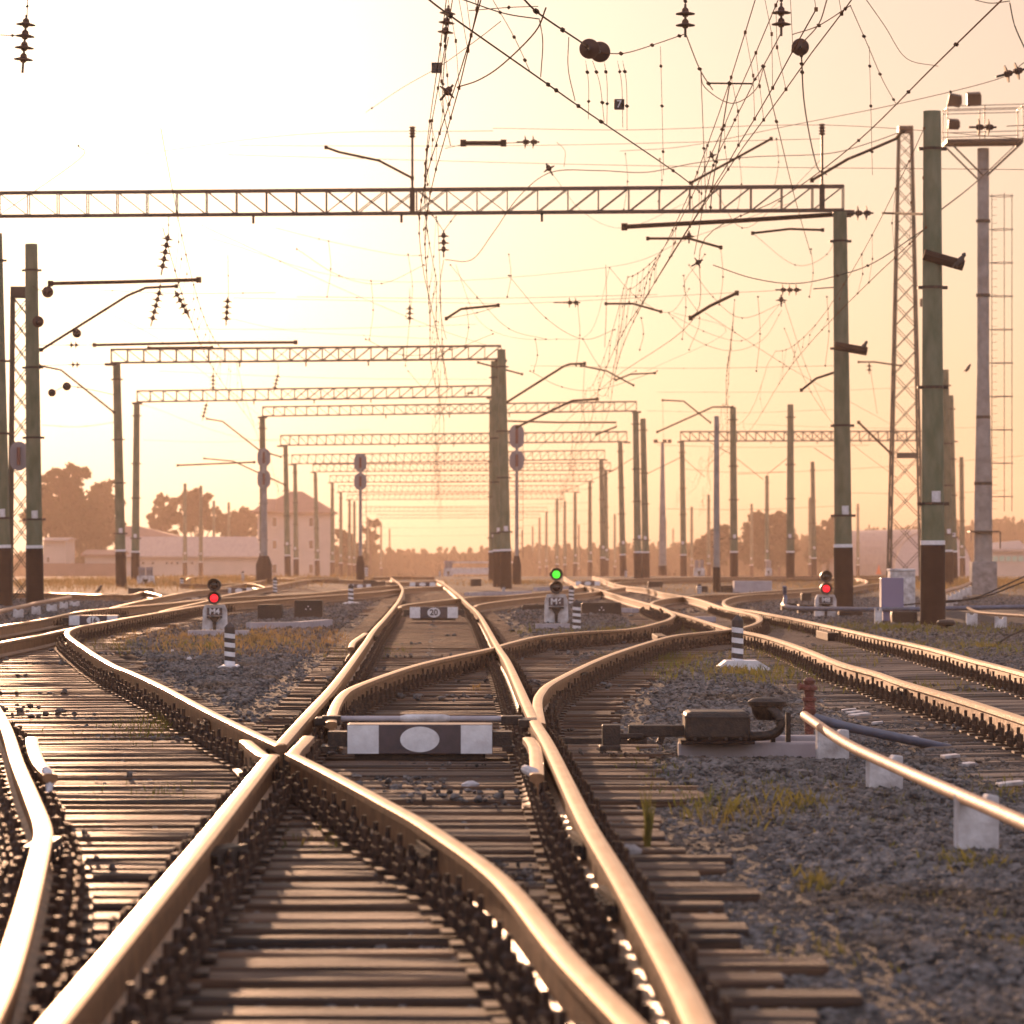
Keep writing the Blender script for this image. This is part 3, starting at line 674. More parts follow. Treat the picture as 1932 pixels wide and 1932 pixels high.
# grey thin signal pole, lamp pole ------------------------------------
def simple_mast(x, ytop, ybase, r0, r1, name, label, m, base_h=1.1, cat='pole'):
    d = F * (CZ + .23) / (ybase - HZ); ht = (ybase - ytop) * d / F
    b = W(x, ybase, d); e = empty(name, b, label, cat)
    MB().lathe([(r0, 0), (r1, ht)], n=16).build('shaft', m, e, smooth=True)
    MB().lathe([(r0 + .012, -.1), (r0 + .004, base_h)], n=16).build('painted_base', M['bitumen'], e, smooth=True)
    return e, d, ht
simple_mast(1352, 785, 1118, .125, .085, 'grey_pole', 'slim grey pole standing by the dark box and the lilac concrete block', M['polegrey'], .9)
e, d, ht = simple_mast(1250, 835, 1083, .30, .11, 'lamp_mast', 'slender mast with lamps on its head, right of the twin free poles', M['polegrey'], .6, 'lamp mast')
mb = MB()
for dx in (-.5, .15, .5): mb.box((dx, 0, ht + .1), (.3, .3, .25), Euler((0, .3 * dx, 0)).to_matrix())
mb.bar((-.6, 0, ht), (.6, 0, ht), .06); mb.build('lamp_head', M['iron'], e)

# ------------------------------------------------------------------ gantry crossbeams
def gantry(xl, ybl, xr, ybr, hpx, d, pan, label, dl=None):
    dl = dl or d
    a = W(xl, ybl, dl); b = W(xr, ybr, d); hh = hpx * d / F
    e = empty('gantry_crossbeam', a, label, 'crossbeam'); b = b - a; a = Vector((0, 0, 0)); up = Vector((0, 0, hh)); back = Vector((0, .45, 0))
    th = max(.07, .0075 * d ** .5)
    th = .05 if d < 150 else .065 if d < 250 else .085
    mb = MB(); mb.bar(a + up, b + up, th); mb.bar(a + up + back, b + up + back, th); mb.build('upper_chord', M['truss'], e)
    mb = MB(); mb.bar(a, b, th); mb.bar(a + back, b + back, th); mb.build('lower_chord', M['truss'], e)
    n = max(4, round((xr - xl) / pan)); mb = MB(); t2 = th * .55
    for i in range(n + 1):
        p = a.lerp(b, i / n); mb.bar(p, p + up, t2); mb.bar(p + back, p + back + up, t2); mb.bar(p, p + back, t2); mb.bar(p + up, p + back + up, t2)
        if i < n:
            q = a.lerp(b, (i + 1) / n)
            if i / n < .55: mb.bar(p + up, q, t2 * .8)
            if i / n > .38: mb.bar(p, q + up, t2 * .8)
            if i / n < .6: mb.bar(p + up + back, q + back, t2 * .8)
            if i / n > .42: mb.bar(p + back, q + back + up, t2 * .8)
    mb.build('lattice', M['truss'], e)
    mb = MB()
    for p in (a, b): mb.box(p + Vector((0, .2, -.07)), (.5, .5, .10))
    for k in (.33, .5, .66): mb.box(a.lerp(b, k) + Vector((0, .1, -.12)), (.06, .06, .22))
    mb.build('bracket', M['iron'], e)
    return e
gantry(-60, 407, 1592, 395, 45, 93, 57, 'nearest lattice crossbeam, spanning most of the picture to the pole behind M8', 95)
gantry(209, 684, 945, 677, 25, 163, 31, 'second nearest crossbeam, from the sunlit left pole to the twin poles')
gantry(258, 758, 927, 748, 20.5, 205, 25, 'third crossbeam, ending at the hidden third pole of the middle')
gantry(495, 785, 1201, 775, 17.5, 222, 21, 'fourth crossbeam, passing behind the twin poles')
gantry(529, 840, 1183, 833, 18.5, 280, 17, 'fifth crossbeam, above the round disc signals')
gantry(550, 875, 1141, 866.5, 17, 332, 15, 'sixth crossbeam, level with the upper discs of the middle signal')
gantry(590, 890, 1152, 887, 14, 375, 13, 'seventh crossbeam, just under the sixth one')
gantry(622, 910, 1117, 908, 13, 425, 12, 'eighth crossbeam, seen between the disc signals')
gantry(638, 928, 1091, 928, 12, 490, 11, 'ninth crossbeam, low over the far tracks')
gantry(655, 943, 1062, 941, 10, 550, 10, 'tenth crossbeam, low over the far tracks and below the ninth')
gantry(690, 965, 1033, 965, 8, 700, 9, 'eleventh crossbeam, thin line over the far wood')
gantry(712, 978, 1019, 977, 7, 800, 8, 'last crossbeam, thinnest and lowest over the far wood')
gantry(1284, 832, 1800, 831, 17.5, 280, 17.5, 'crossbeam over the right hand tracks, passing behind the lattice tower')

# ------------------------------------------------------------------ cantilever arms and beams
def arm(pts, r, label, d, name='cantilever_arm', m='line', d2=None, cat='cantilever arm', extra=None):
    n = len(pts); d2 = d2 or d
    P = [W(x, y, d + (d2 - d) * i / max(1, n - 1)) for i, (x, y) in enumerate(pts)]
    o0 = P[0].copy(); e = empty(name, o0, label, cat)
    MB().tube([p - o0 for p in P], r, 8).build('tube', M[m], e)
    if r < .06:
        for p in (P[0], P[-1]): MB().box((0, 0, 0), (r * 2.6, r * 2.6, r * 3.0)).build('end_fitting', M['line'], e, loc=p - o0)
    return e
arm([(615, 278), (640, 287), (715, 303), (778, 336)], .030, 'bent arm reaching left from the post on the nearest crossbeam', 92.5)
arm([(1532, 340), (1600, 300), (1625, 290), (1690, 262), (1703, 247)], .035, 'slanting arm above the right end of the nearest crossbeam', 92, d2=88)
arm([(1303, 345), (1375, 306), (1455, 262)], .028, 'slanting rod above the crossbeam between the two central wire bundles', 90)
arm([(1178, 428), (1400, 416), (1600, 403)], .055, 'heavy level beam hung below the right end of the nearest crossbeam', 93.6)
arm([(1222, 450), (1300, 450), (1360, 467)], .030, 'small drop arm under the left part of the heavy level beam', 93.2)
arm([(1420, 440), (1490, 432), (1552, 434)], .028, 'small bent arm under the right part of the heavy level beam', 93.2)
arm([(95, 535), (230, 532), (375, 528)], .05, 'level beam right of the leftmost full pole, sunlit', 101)
arm([(78, 660), (240, 558), (275, 543), (333, 540)], .035, 'long slanting arm rising from the leftmost full pole', 101)
arm([(178, 651), (380, 647), (558, 646)], .05, 'level beam hanging above the second crossbeam on the left', 140)
arm([(280, 656), (400, 655)], .035, 'short bar below the level beam above the second crossbeam', 140)
arm([(842, 601), (870, 583), (940, 576)], .035, 'bent arm at the foot of the central wire bundle', 110)
arm([(945, 766), (1062, 692), (1075, 687), (1103, 686)], .045, 'upper slanting arm reaching right from the right twin pole', 154)
arm([(975, 806), (1080, 756), (1127, 753)], .045, 'lower slanting arm reaching right past the middle disc signal', 156)
arm([(945, 794), (1050, 797), (1163, 797), (1163, 805), (1125, 820)], .04, 'level bar right of the twin poles with a hooked end', 180)
arm([(1143, 573), (1195, 573), (1247, 588)], .03, 'bent bar hung in the middle of the sky, right of the level insulators', 110)
arm([(1303, 600), (1340, 577), (1390, 553)], .04, 'slanting arm low on the right wire bundle', 100)
arm([(1096, 690), (1145, 700), (1195, 727)], .03, 'bent drop arm above the fourth crossbeam', 150)
arm([(1162, 717), (1190, 706), (1236, 704)], .03, 'short arm facing the bent drop arm above the fourth crossbeam', 150)
arm([(902, 684), (985, 706)], .035, 'short rod through the left twin pole', 160)
arm([(1250, 755), (1290, 757), (1340, 797)], .04, 'bent arm reaching left of the slim grey pole', 210)
arm([(1240, 815), (1345, 768), (1382, 768)], .045, 'long arm reaching left from the green pole by the lilac block', 212)
arm([(1700, 690), (1650, 683), (1620, 683)], .035, 'bent arm left of the lattice tower', 170)
arm([(1620, 797), (1680, 855)], .05, 'dark slanting strut left of the lattice tower', 175)
arm([(1512, 736), (1540, 714), (1582, 700)], .03, 'bent arm reaching left from the pole behind M8', 100)
arm([(75, 690), (115, 698), (215, 778)], .04, 'long slanting arm between the two leftmost pole rows', 160)
arm([(335, 878), (480, 872)], .05, 'level bar with droppers left of the left disc signal', 230)
arm([(390, 790), (420, 795), (490, 850), (530, 862)], .04, 'bent arm crossing the left disc signal', 215)
arm([(385, 865), (440, 870), (538, 915)], .045, 'bent arm left of the tower house roof', 260)
arm([(1743, 480), (1818, 501)], .10, 'dark crossarm fixed across the thickest pole', 71.5)
arm([(1574, 652), (1636, 663)], .10, 'dark crossarm fixed across the pole behind M8', 92)
for (x, y0, y1, d, lab) in ((778, 250, 402, 92.6, 'upright post with a ribbed insulator on the nearest crossbeam, above its middle'), (1551, 245, 395, 92.4, 'upright post with a ribbed insulator on the right end of the nearest crossbeam')):
    a = W(x, y1, d); hh = (y1 - y0) * d / F
    e = empty('bracket_post', a, lab, 'post'); MB().bar((0, 0, 0), (0, 0, hh), .055).box((0, 0, hh * .15), (.12, .1, hh * .33)).build('upright', M['iron'], e)
    mb = MB(); pr = []
    for k in range(4): pr += [(.05, k * .07), (.085, k * .07 + .03), (.05, k * .07 + .05)]
    mb.lathe([(r, z + hh - .12) for r, z in pr], n=12); mb.build('insulator', M['insul'], e, smooth=True)

# ------------------------------------------------------------------ insulators
def ins_proto(n, r=.135):
    e = empty('insulator_string')
    mb = MB(); mb.lathe([(.018, 0), (.018, -.17 * n - .12)], n=6); mb.build('rod', M['iron'], e)
    for k in range(n):
        z = -.10 - .16 * k
        o = MB().lathe([(.028, .05), (.045, .03), (.05, -.005), (r, -.03), (r, -.042), (.05, -.045), (.035, -.075)], n=18).build('disc', M['insul'], e, smooth=True, loc=(0, 0, z))
    return freeze(e)
INS = {}
def insul(x, y, d, n, label, ang=0.0, tilt=None, group=None, s=1.0):
    """ang: turn about the view axis; 0 hangs down, 90 lies level. tilt: turn towards the camera"""
    if n not in INS: INS[n] = [ins_proto(n), False]
    e = INS[n][0] if not INS[n][1] else copy_tree(INS[n][0]); INS[n][1] = True
    e.location = W(x, y, d); e.rotation_euler = Euler((R(tilt or 0), R(ang), 0)); e.scale = (s, s, s)
    return tag(e, label, 'insulator', group)
insul(846, 10, 60, 3, 'dark insulator at the top of the central wire bundle', 6, s=.9)
insul(1293, 8, 50, 2, 'left one of the two clear insulators hanging from the top edge', s=.9)
insul(1474, 6, 50, 2, 'right one of the two clear insulators hanging from the top edge', s=.9)
insul(50, 28, 60, 4, 'sun bleached insulator at the top left corner', 4, s=1.1)
insul(318, 440, 90, 5, 'slanting five disc insulator above the left level beam', 10)
insul(837, 435, 93, 3, 'three disc insulator hanging below the nearest crossbeam', 0)
insul(302, 545, 100, 5, 'five disc insulator below the left level beam', 14)
insul(330, 548, 100, 4, 'four disc insulator leaning the other way below the left level beam', -28)
insul(430, 560, 110, 4, 'four disc insulator standing free in the bright sky', 4)
insul(773, 575, 130, 3, 'small insulator left of the foot of the central wire bundle', 0)
insul(402, 705, 170, 4, 'small insulator hanging above the left disc signal', 0)
insul(525, 705, 170, 4, 'small insulator hanging over the second crossbeam, leaning', 14)
insul(390, 760, 175, 4, 'small dark insulator above the far bent arms on the left', 14)
insul(1018, 268, 80, 2, 'level pair of discs above the nearest crossbeam', 90)
insul(1095, 571, 105, 2, 'level pair of discs in the middle of the sky', 90)
insul(1512, 547, 95, 3, 'level triple disc insulator left of the pole behind M8', 90)
insul(1648, 402, 92, 2, 'level pair of discs between the pole behind M8 and the thickest pole', 90, s=1.25)
insul(1880, 240, 75, 2, 'level pair of discs before the floodlight platform', 90, s=1.15)
insul(1935, 130, 60, 2, 'pair of discs at the upper right edge', 75)
insul(855, 160, 48, 1, 'single disc beside the central wire bundle, tilted', 40, s=.85)
insul(1030, 308, 70, 1, 'single disc above the crossbeam on the long drooping cable', -30, s=.85)
insul(1340, 285, 70, 1, 'single disc left of the slanting rod in the right wire bundle', -20, s=.7)
insul(1300, 435, 90, 1, 'single disc under the left end of the heavy level beam', 0)
insul(1326, 490, 70, 1, 'single disc low in the right wire bundle', 60, s=.8)
insul(1474, 556, 95, 1, 'single disc right above the drooping wires near the pole behind M8', 0)
insul(1640, 240 + 445, 165, 2, 'small insulator under the bent arm left of the lattice tower', 0)
insul(150, 651, 140, 2, 'level pair of discs left of the level beam above the second crossbeam', 90)
insul(152, 688, 150, 2, 'tiny pair of discs hanging free in the glare', 90)
insul(895, 742, 200, 2, 'tiny pair of discs left of the twin poles', 90)
# discs that face the camera
def facing_disc(x, y, rpx, d, label):
    r = rpx * d / F; e = empty('disc_insulator', W(x, y, d), label, 'insulator')
    ax = Vector((.12, 1, .1)).normalized()
    MB().lathe([(r * .2, -.08), (r * .35, -.05), (r, -.015), (r, .015), (r * .35, .06), (r * .2, .1)], n=28, axis=ax).build('disc', M['insul'], e, smooth=True)
    MB().lathe([(.02, -.2), (.02, .3)], n=8, axis=ax).build('rod', M['iron'], e)
facing_disc(1112, 92, 19, 45, 'left one of the two overlapping big dark discs seen face on')
facing_disc(1132, 98, 19.5, 45.6, 'right one of the two overlapping big dark discs seen face on')
facing_disc(1510, 89, 16.5, 50, 'single big dark disc below the right hanging insulator')
for x, y, r_, lab in ((90, 551, 11, 'round disc by the leftmost full pole, upper'), (72, 607, 11, 'round disc touching the leftmost full pole, lower'), (145, 629, 8.5, 'round disc under the long slanting arm'), (126, 729, 8, 'right round disc hanging in the glare beside the left poles'), (98, 741, 7.5, 'left round disc hanging in the glare beside the left poles')):
    facing_disc(x, y, r_, 95, lab)

# ------------------------------------------------------------------ wires
nw = [0]
def wire(pts, label, r=.009, n=6, m='wire', name='overhead_wire', drops=None, beads=None, cat='overhead wire'):
    """pts: (x, y, depth)"""
    P = [W(*q) for q in catmull(pts, n)] if len(pts) > 2 else [W(*pts[0]).lerp(W(*pts[1]), k / 8) for k in range(9)]
    o0 = P[0].copy(); e = empty(name, o0, label, cat); r = r * .72
    MB().tube([p - o0 for p in P], r, 5, caps=False).build('strand', M[m], e)
    if beads:
        for b_ in beads:
            p = P[min(len(P) - 1, int(b_ * len(P)))] - o0; q = .026 + r * 1.1
            MB().box((0, 0, 0), (q, q * 1.5, q * .8), Euler((.5, random.uniform(-1, 1), .2)).to_matrix()).build('clamp', M['line'], e, loc=p)
    return e
def catenary(xf, d0, d1, span, label, zc=6.0, zm=7.5, r=.0065, seed=1):
    """contact wire, sagging carrier wire and droppers over one track"""
    rnd = random.Random(seed); e = empty('catenary_line', (0, 0, 0), label, 'overhead line')
    con = []; mes = []; dr = []; dd = d0
    while dd < d1:
        stp = 3.0 if dd < 120 else 8.0
        ph = ((dd - d0) % span) / span; sag = 4 * (zm - zc - .45) * ph * (1 - ph); zz_ = 0.25 * math.sin(dd / span * math.pi)
        con.append(Vector((xf(dd) + zz_, dd, zc + rnd.uniform(-.01, .01)))); mes.append(Vector((xf(dd) + zz_ * .4, dd, zm - sag + rnd.uniform(-.01, .01)))); dd += stp
        if int(dd / 6) % 1 == 0 and rnd.random() < .7: dr.append((con[-1], mes[-1]))
    MB().tube(con, r, 5, caps=False).build('contact_wire', M['wire'], e); MB().tube(mes, r * .9, 5, caps=False).build('carrier_wire', M['wire'], e)
    for a, b_ in dr:
        mid = (a + b_) / 2 + Vector((rnd.uniform(-.06, .06), 0, 0)); mb = MB(); mb.tube([a, mid, b_], r * .45, 4, caps=False); mb.box(a, (.03, .05, .035)); mb.box(b_, (.03, .05, .035)); mb.box(mid, (.025, .025, .04))
        mb.build('dropper', M['wire'], e)
def smooth_at(d, xs, ys, w=7.0): return float(np.mean([np.interp(d + q, xs, ys) for q in np.linspace(-w, w, 9)]))
K1 = [30, 37, 57, 83, 160, 600], [-.35, -.58, -1.34, -1.47, -3.0, -10.9]
catenary(lambda d: smooth_at(d, *K1), 33, 600, 62, 'overhead line above the nearest middle track', seed=1)
catenary(lambda d: smooth_at(d, *K1) + .14 - .001 * d, 30, 400, 50, 'second overhead line close beside the one above the middle track', zc=6.15, zm=7.9, seed=2)
catenary(lambda d: 2.3 + .006 * d, 36, 500, 60, 'overhead line above the curved branch track towards the green signal', seed=3)
catenary(lambda d: smooth_at(d, [30, 50, 67, 100, 128, 500], [3.0, 2.6, 2.9, 2.7, 2.5, 6], 14), 34, 500, 58, 'overhead line swinging across from the right hand track to the middle', zc=6.1, seed=4)
catenary(lambda d: -2.2 - .052 * d, 60, 420, 64, 'overhead line in the glare above the left tracks', seed=5)
catenary(lambda d: 4.4 + .03 * d, 60, 420, 64, 'overhead line above the tracks passing right of the M8 signal', seed=6)
catenary(lambda d: 1.2 + .045 * d, 100, 500, 66, 'far overhead line above the lilac block', seed=7)
wire([(800, -8, 34), (850, 30, 36.5), (1015, 146, 42), (1110, 213, 46), (1270, 322, 56), (1320, 362, 62)], 'long dark diagonal wire falling right from the top edge to the crossbeam', .013, beads=[.2, .42, .46, .55, .64, .8], m='line')
wire([(985, -5, 33), (1020, 28, 34), (1100, 82, 38), (1112, 92, 40)], 'dark wire from the top edge to the overlapping discs', .012, beads=[.3, .5, .7], m='line')
wire([(1135, 100, 45), (1180, 100, 47), (1240, 82, 50), (1290, 65, 50)], 'wire from the overlapping discs to the left hanging insulator', .009, beads=[.3, .6, .9])
wire([(1293, 62, 50), (1320, 130, 50), (1345, 170, 50)], 'left bridle wire of the hanging yoke', .010, beads=[.5, .8])
wire([(1474, 62, 50), (1440, 125, 50), (1418, 160, 50)], 'right bridle wire of the hanging yoke', .010, beads=[.5, .8])
wire([(1333, 157, 50), (1420, 158, 50)], 'level bar of the hanging yoke', .016, m='line', beads=[.5])
wire([(1322, 130, 50), (1330, 165, 50), (1380, 195, 50), (1425, 170, 50), (1441, 126, 50)], 'curved cable looping under the hanging yoke', .008)
wire([(1440, 126, 50), (1470, 250, 56), (1500, 375, 70), (1530, 480, 80)], 'right leg wire falling from the yoke', .009, beads=[.3, .6])
wire([(1322, 130, 50), (1328, 280, 60), (1332, 395, 70)], 'left leg wire falling from the yoke', .008, beads=[.5])
wire([(1376, 162, 50), (1360, 260, 56), (1345, 345, 60), (1340, 400, 66)], 'middle tension wire with rods falling from the yoke', .012, beads=[.3, .5, .7, .9], m='line')
wire([(1420, 160, 50), (1380, 240, 55), (1340, 330, 60), (1310, 480, 70)], 'slanting leg wire falling left from the yoke', .009, beads=[.3, .6])
wire([(1890, 0, 40), (1760, 127, 50), (1620, 265, 62), (1480, 370, 75), (1330, 450, 88), (1310, 600, 110), (1150, 720, 140), (1000, 860, 220)], 'long double wire from the top right corner sweeping down to the middle', .013, beads=[.1, .2, .3, .5])
wire([(1932, 118, 60), (1880, 150, 62), (1690, 197, 70), (1500, 235, 80), (1300, 275, 90), (1170, 285, 95)], 'thin wire running left from the upper right edge', .009, beads=[.1, .3])
wire([(1635, 0, 40), (1670, 50, 45), (1710, 110, 50), (1770, 125, 52)], 'thin slack wire at the top right', .006)
wire([(1560, 0, 44), (1545, 45, 46), (1515, 80, 48)], 'wire from the top edge to the single big disc', .010)
wire([(1605, 10, 46), (1545, 48, 47), (1495, 65, 49)], 'wire from the top edge to the right hanging insulator', .009, beads=[.1, .5])
wire([(1605, 12, 46), (1635, 80, 50), (1665, 150, 56), (1690, 195, 62)], 'dropper wire with clamps at the top right', .007, beads=[.3, .6, .9])
wire([(1512, 105, 50), (1518, 200, 55), (1540, 310, 65), (1560, 330, 70)], 'dark cable dropping from the single big disc', .014, m='cable', beads=[.05, .1, .15])
wire([(1905, 5, 50), (1915, 50, 50), (1940, 105, 50)], 'dark slack cable in the top right corner', .012, m='cable')
wire([(1840, 0, 48), (1870, 6, 47), (1905, 2, 46)], 'short slack cable at the top right edge', .009, m='cable')
wire([(840, 490, 93), (890, 490, 92), (930, 440, 90), (980, 370, 86), (1040, 325, 80), (1130, 322, 82), (1220, 325, 86), (1310, 308, 88), (1420, 296, 90), (1560, 290, 92), (1640, 270, 90), (1710, 245, 87)], 'thick black cable drooping below the crossbeam and rising to the right poles', .014, m='cable', n=8)
wire([(1030, 15, 40), (1010, 60, 43), (950, 120, 46), (905, 150, 48), (862, 165, 48)], 'bronze cable curving from the top to the tilted single disc', .012)
wire([(1345, 500, 80), (1420, 525, 80), (1500, 535, 80), (1580, 520, 78), (1650, 495, 76), (1740, 435, 73)], 'black cable sagging from the right wire bundle to the thickest pole', .014, m='cable', beads=[.6, .75])
wire([(870, -2, 40), (950, 25, 42), (1018, 36, 44)], 'dark cable along the top edge', .010, m='cable')
wire([(885, 20, 42), (960, 14, 43), (1015, 12, 44)], 'thin wire above the dark cable at the top edge', .007, beads=[.5])
wire([(930, 0, 46), (970, 70, 46), (1000, 135, 46)], 'pale wire with beads near the top left of the discs', .006, beads=[.2, .5, .8])
wire([(1018, 38, 44), (1024, 80, 44), (1020, 145, 46)], 'loop wire hanging down to the diagonal wire', .009)
wire([(1073, 70, 46), (1072, 130, 46), (1085, 190, 46)], 'second loop wire hanging to the diagonal wire', .008)
for i, (x0, x1) in enumerate(((1105, 1110), (1118, 1140), (1140, 1145), (1165, 1175), (1175, 1183))):
    wire([(x0, 115, 46), ((x0 + x1) / 2 + 3, 160, 46), (x1, 225 + i * 5, 47)], f'{["first", "second", "third", "fourth", "fifth"][i]} thin dropper below the overlapping discs from the left', .005, beads=[.3, .7])
for i, x in enumerate((1246, 1640)):
    wire([(x, 88, 50), (x + 3, 200, 52), (x + 6, 330, 56)], ['long dropper right of the overlapping discs', 'long dropper at the upper right in the clear sky'][i], .005, beads=[.2, .5, .8])
for i, (a, b_, lab) in enumerate((((200, 300, 110), (930, 247, 80), 'upper faint level wire from the glare'), ((450, 275, 100), (1550, 262, 80), 'middle faint level wire through the glare'), ((430, 292, 100), (1932, 320, 70), 'lower faint level wire crossing to the right edge'))):
    mid = ((a[0] + b_[0]) / 2, (a[1] + b_[1]) / 2 + (6 if i else -20), (a[2] + b_[2]) / 2)
    wire([a, mid, b_], lab, .008)
wire([(930, 242, 80), (1200, 245, 80), (1560, 236, 80), (1932, 262, 70)], 'top faint level wire across the right half', .008)
wire([(840, 280, 80), (880, 271, 80)], 'short link wire left of the dark rod above the crossbeam', .009)
arm([(874, 270), (950, 270)], .045, 'dark level rod above the nearest crossbeam', 80)
wire([(950, 270, 80), (985, 269, 80)], 'short link wire between the dark rod and the level discs', .012, m='line')
wire([(1050, 268, 80), (1066, 285, 80), (1064, 315, 80)], 'curled tail wire right of the level discs', .008)
wire([(690, 212, 70), (760, 165, 60), (830, 125, 50), (900, 75, 44), (945, 40, 40)], 'pale thin wire rising right out of the glare', .006, beads=[.05])
wire([(380, 425, 110), (500, 480, 110), (690, 565, 110), (830, 622, 110), (930, 655, 115)], 'long thin wire descending right below the crossbeam', .008, beads=[.3, .6])
wire([(520, 430, 110), (620, 455, 110), (745, 480, 108), (800, 482, 105)], 'thin wire to the small clamp left of the three disc insulator', .008, beads=[.3, .9])
wire([(400, 450, 110), (700, 530, 110), (1143, 505, 105), (1300, 450, 100), (1500, 380, 95)], 'very faint sagging wire crossing the centre of the sky', .007)
wire([(440, 562, 120), (900, 572, 115), (1000, 572, 110), (1370, 553, 105), (1470, 548, 98)], 'thin level wire through the centre carrying disc pairs', .008)
wire([(1045, 571, 108), (1070, 571, 106)], 'short dark link left of the central disc pair', .02, m='line')
wire([(1535, 545, 95), (1590, 541, 93)], 'dark link between triple discs and pole', .02, m='line')
wire([(1665, 402, 92), (1740, 404, 73)], 'dark tie rod from level discs to the thickest pole', .035, m='line')
wire([(1600, 403, 93), (1625, 402, 92)], 'short link right of the heavy level beam', .015, m='line')
wire([(1900, 238, 75), (1940, 236, 74)], 'tie wire from the discs by the floodlights to the right edge', .012)
wire([(1770, 400, 73), (1840, 345, 100), (1932, 258, 128)], 'stay cable between the thickest pole and the floodlight platform', .02, m='line')
wire([(860, 500, 93), (900, 600, 110), (960, 635, 120), (1050, 640, 120), (1115, 625, 120), (1150, 505, 108)], 'slack wire sagging under the middle of the sky', .007, beads=[.3, .6])
wire([(1220, 700, 150), (1370, 625, 120), (1270, 590, 110)], 'thin crossing wire above the fourth crossbeam', .007)
wire([(1480, 570, 95), (1520, 690, 110), (1560, 780, 130)], 'thin wire falling beside the pole behind M8', .007, beads=[.5])
wire([(1260, 590, 105), (1340, 630, 110), (1410, 640, 110), (1470, 575, 100)], 'wire sagging between the right bundle and the triple discs', .007, beads=[.3, .6])
wire([(1330, 590, 105), (1500, 700, 130), (1680, 800, 170)], 'long thin wire descending right towards the lattice tower', .009, beads=[.2, .4, .6])
wire([(150, 565, 120), (300, 640, 130), (430, 740, 180), (500, 790, 210)], 'thin wire descending right through the left glare', .008)
wire([(430, 600, 120), (560, 625, 130), (830, 640, 140)], 'thin wire above the second crossbeam', .007, beads=[.4, .7])
wire([(80, 802, 160), (150, 805, 165), (230, 795, 165)], 'wire tied between the two leftmost pole rows', .014, beads=[.3, .6])
wire([(270, 766, 200), (285, 768, 200), (480, 830, 220), (700, 810, 240)], 'thin wire above the left disc signal', .01)
wire([(0, 405, 85), (150, 300, 80), (148, 275, 80)], 'thin bracket rod in the glare at the far left', .012, m='line', beads=[.95])
for i, y in enumerate((880, 905, 925, 950, 965, 990, 1005)):
    wire([(655, y + 4, 420 + i * 60), (830, y + 6, 420 + i * 60), (1110, y - 2, 420 + i * 60)], f'{["first", "second", "third", "fourth", "fifth", "sixth", "seventh"][i]} thin cross wire from the top among the far crossbeams', .03)
for i, (xa, ya, xb, yb) in enumerate(((1240, 840, 1640, 840), (1290, 885, 1480, 890), (1390, 895, 1930, 860), (1600, 930, 1900, 925), (1240, 960, 1580, 955))):
    wire([(xa, ya, 330), ((xa + xb) / 2, (ya + yb) / 2 + 4, 330), (xb, yb, 330)], f'{["highest", "second highest", "middle", "second lowest", "lowest"][i]} thin level wire between the far right poles', .022)
for i, (xa, ya, xb, yb, dd) in enumerate(((1219, 850, 1134, 900, 260), (1176, 880, 1060, 930, 330), (1290, 860, 1219, 895, 250), (1385, 860, 1340, 835, 215), (1491, 860, 1447, 895, 280), (1590, 880, 1536, 845, 250), (1440, 905, 1390, 865, 260), (1330, 900, 1290, 865, 300))):
    wire([(xa, ya, dd), (xb, yb, dd)], f'{["first", "second", "third", "fourth", "fifth", "sixth", "seventh", "eighth"][i]} of the slanting stays between the far right poles', .03, m='line', cat='stay')

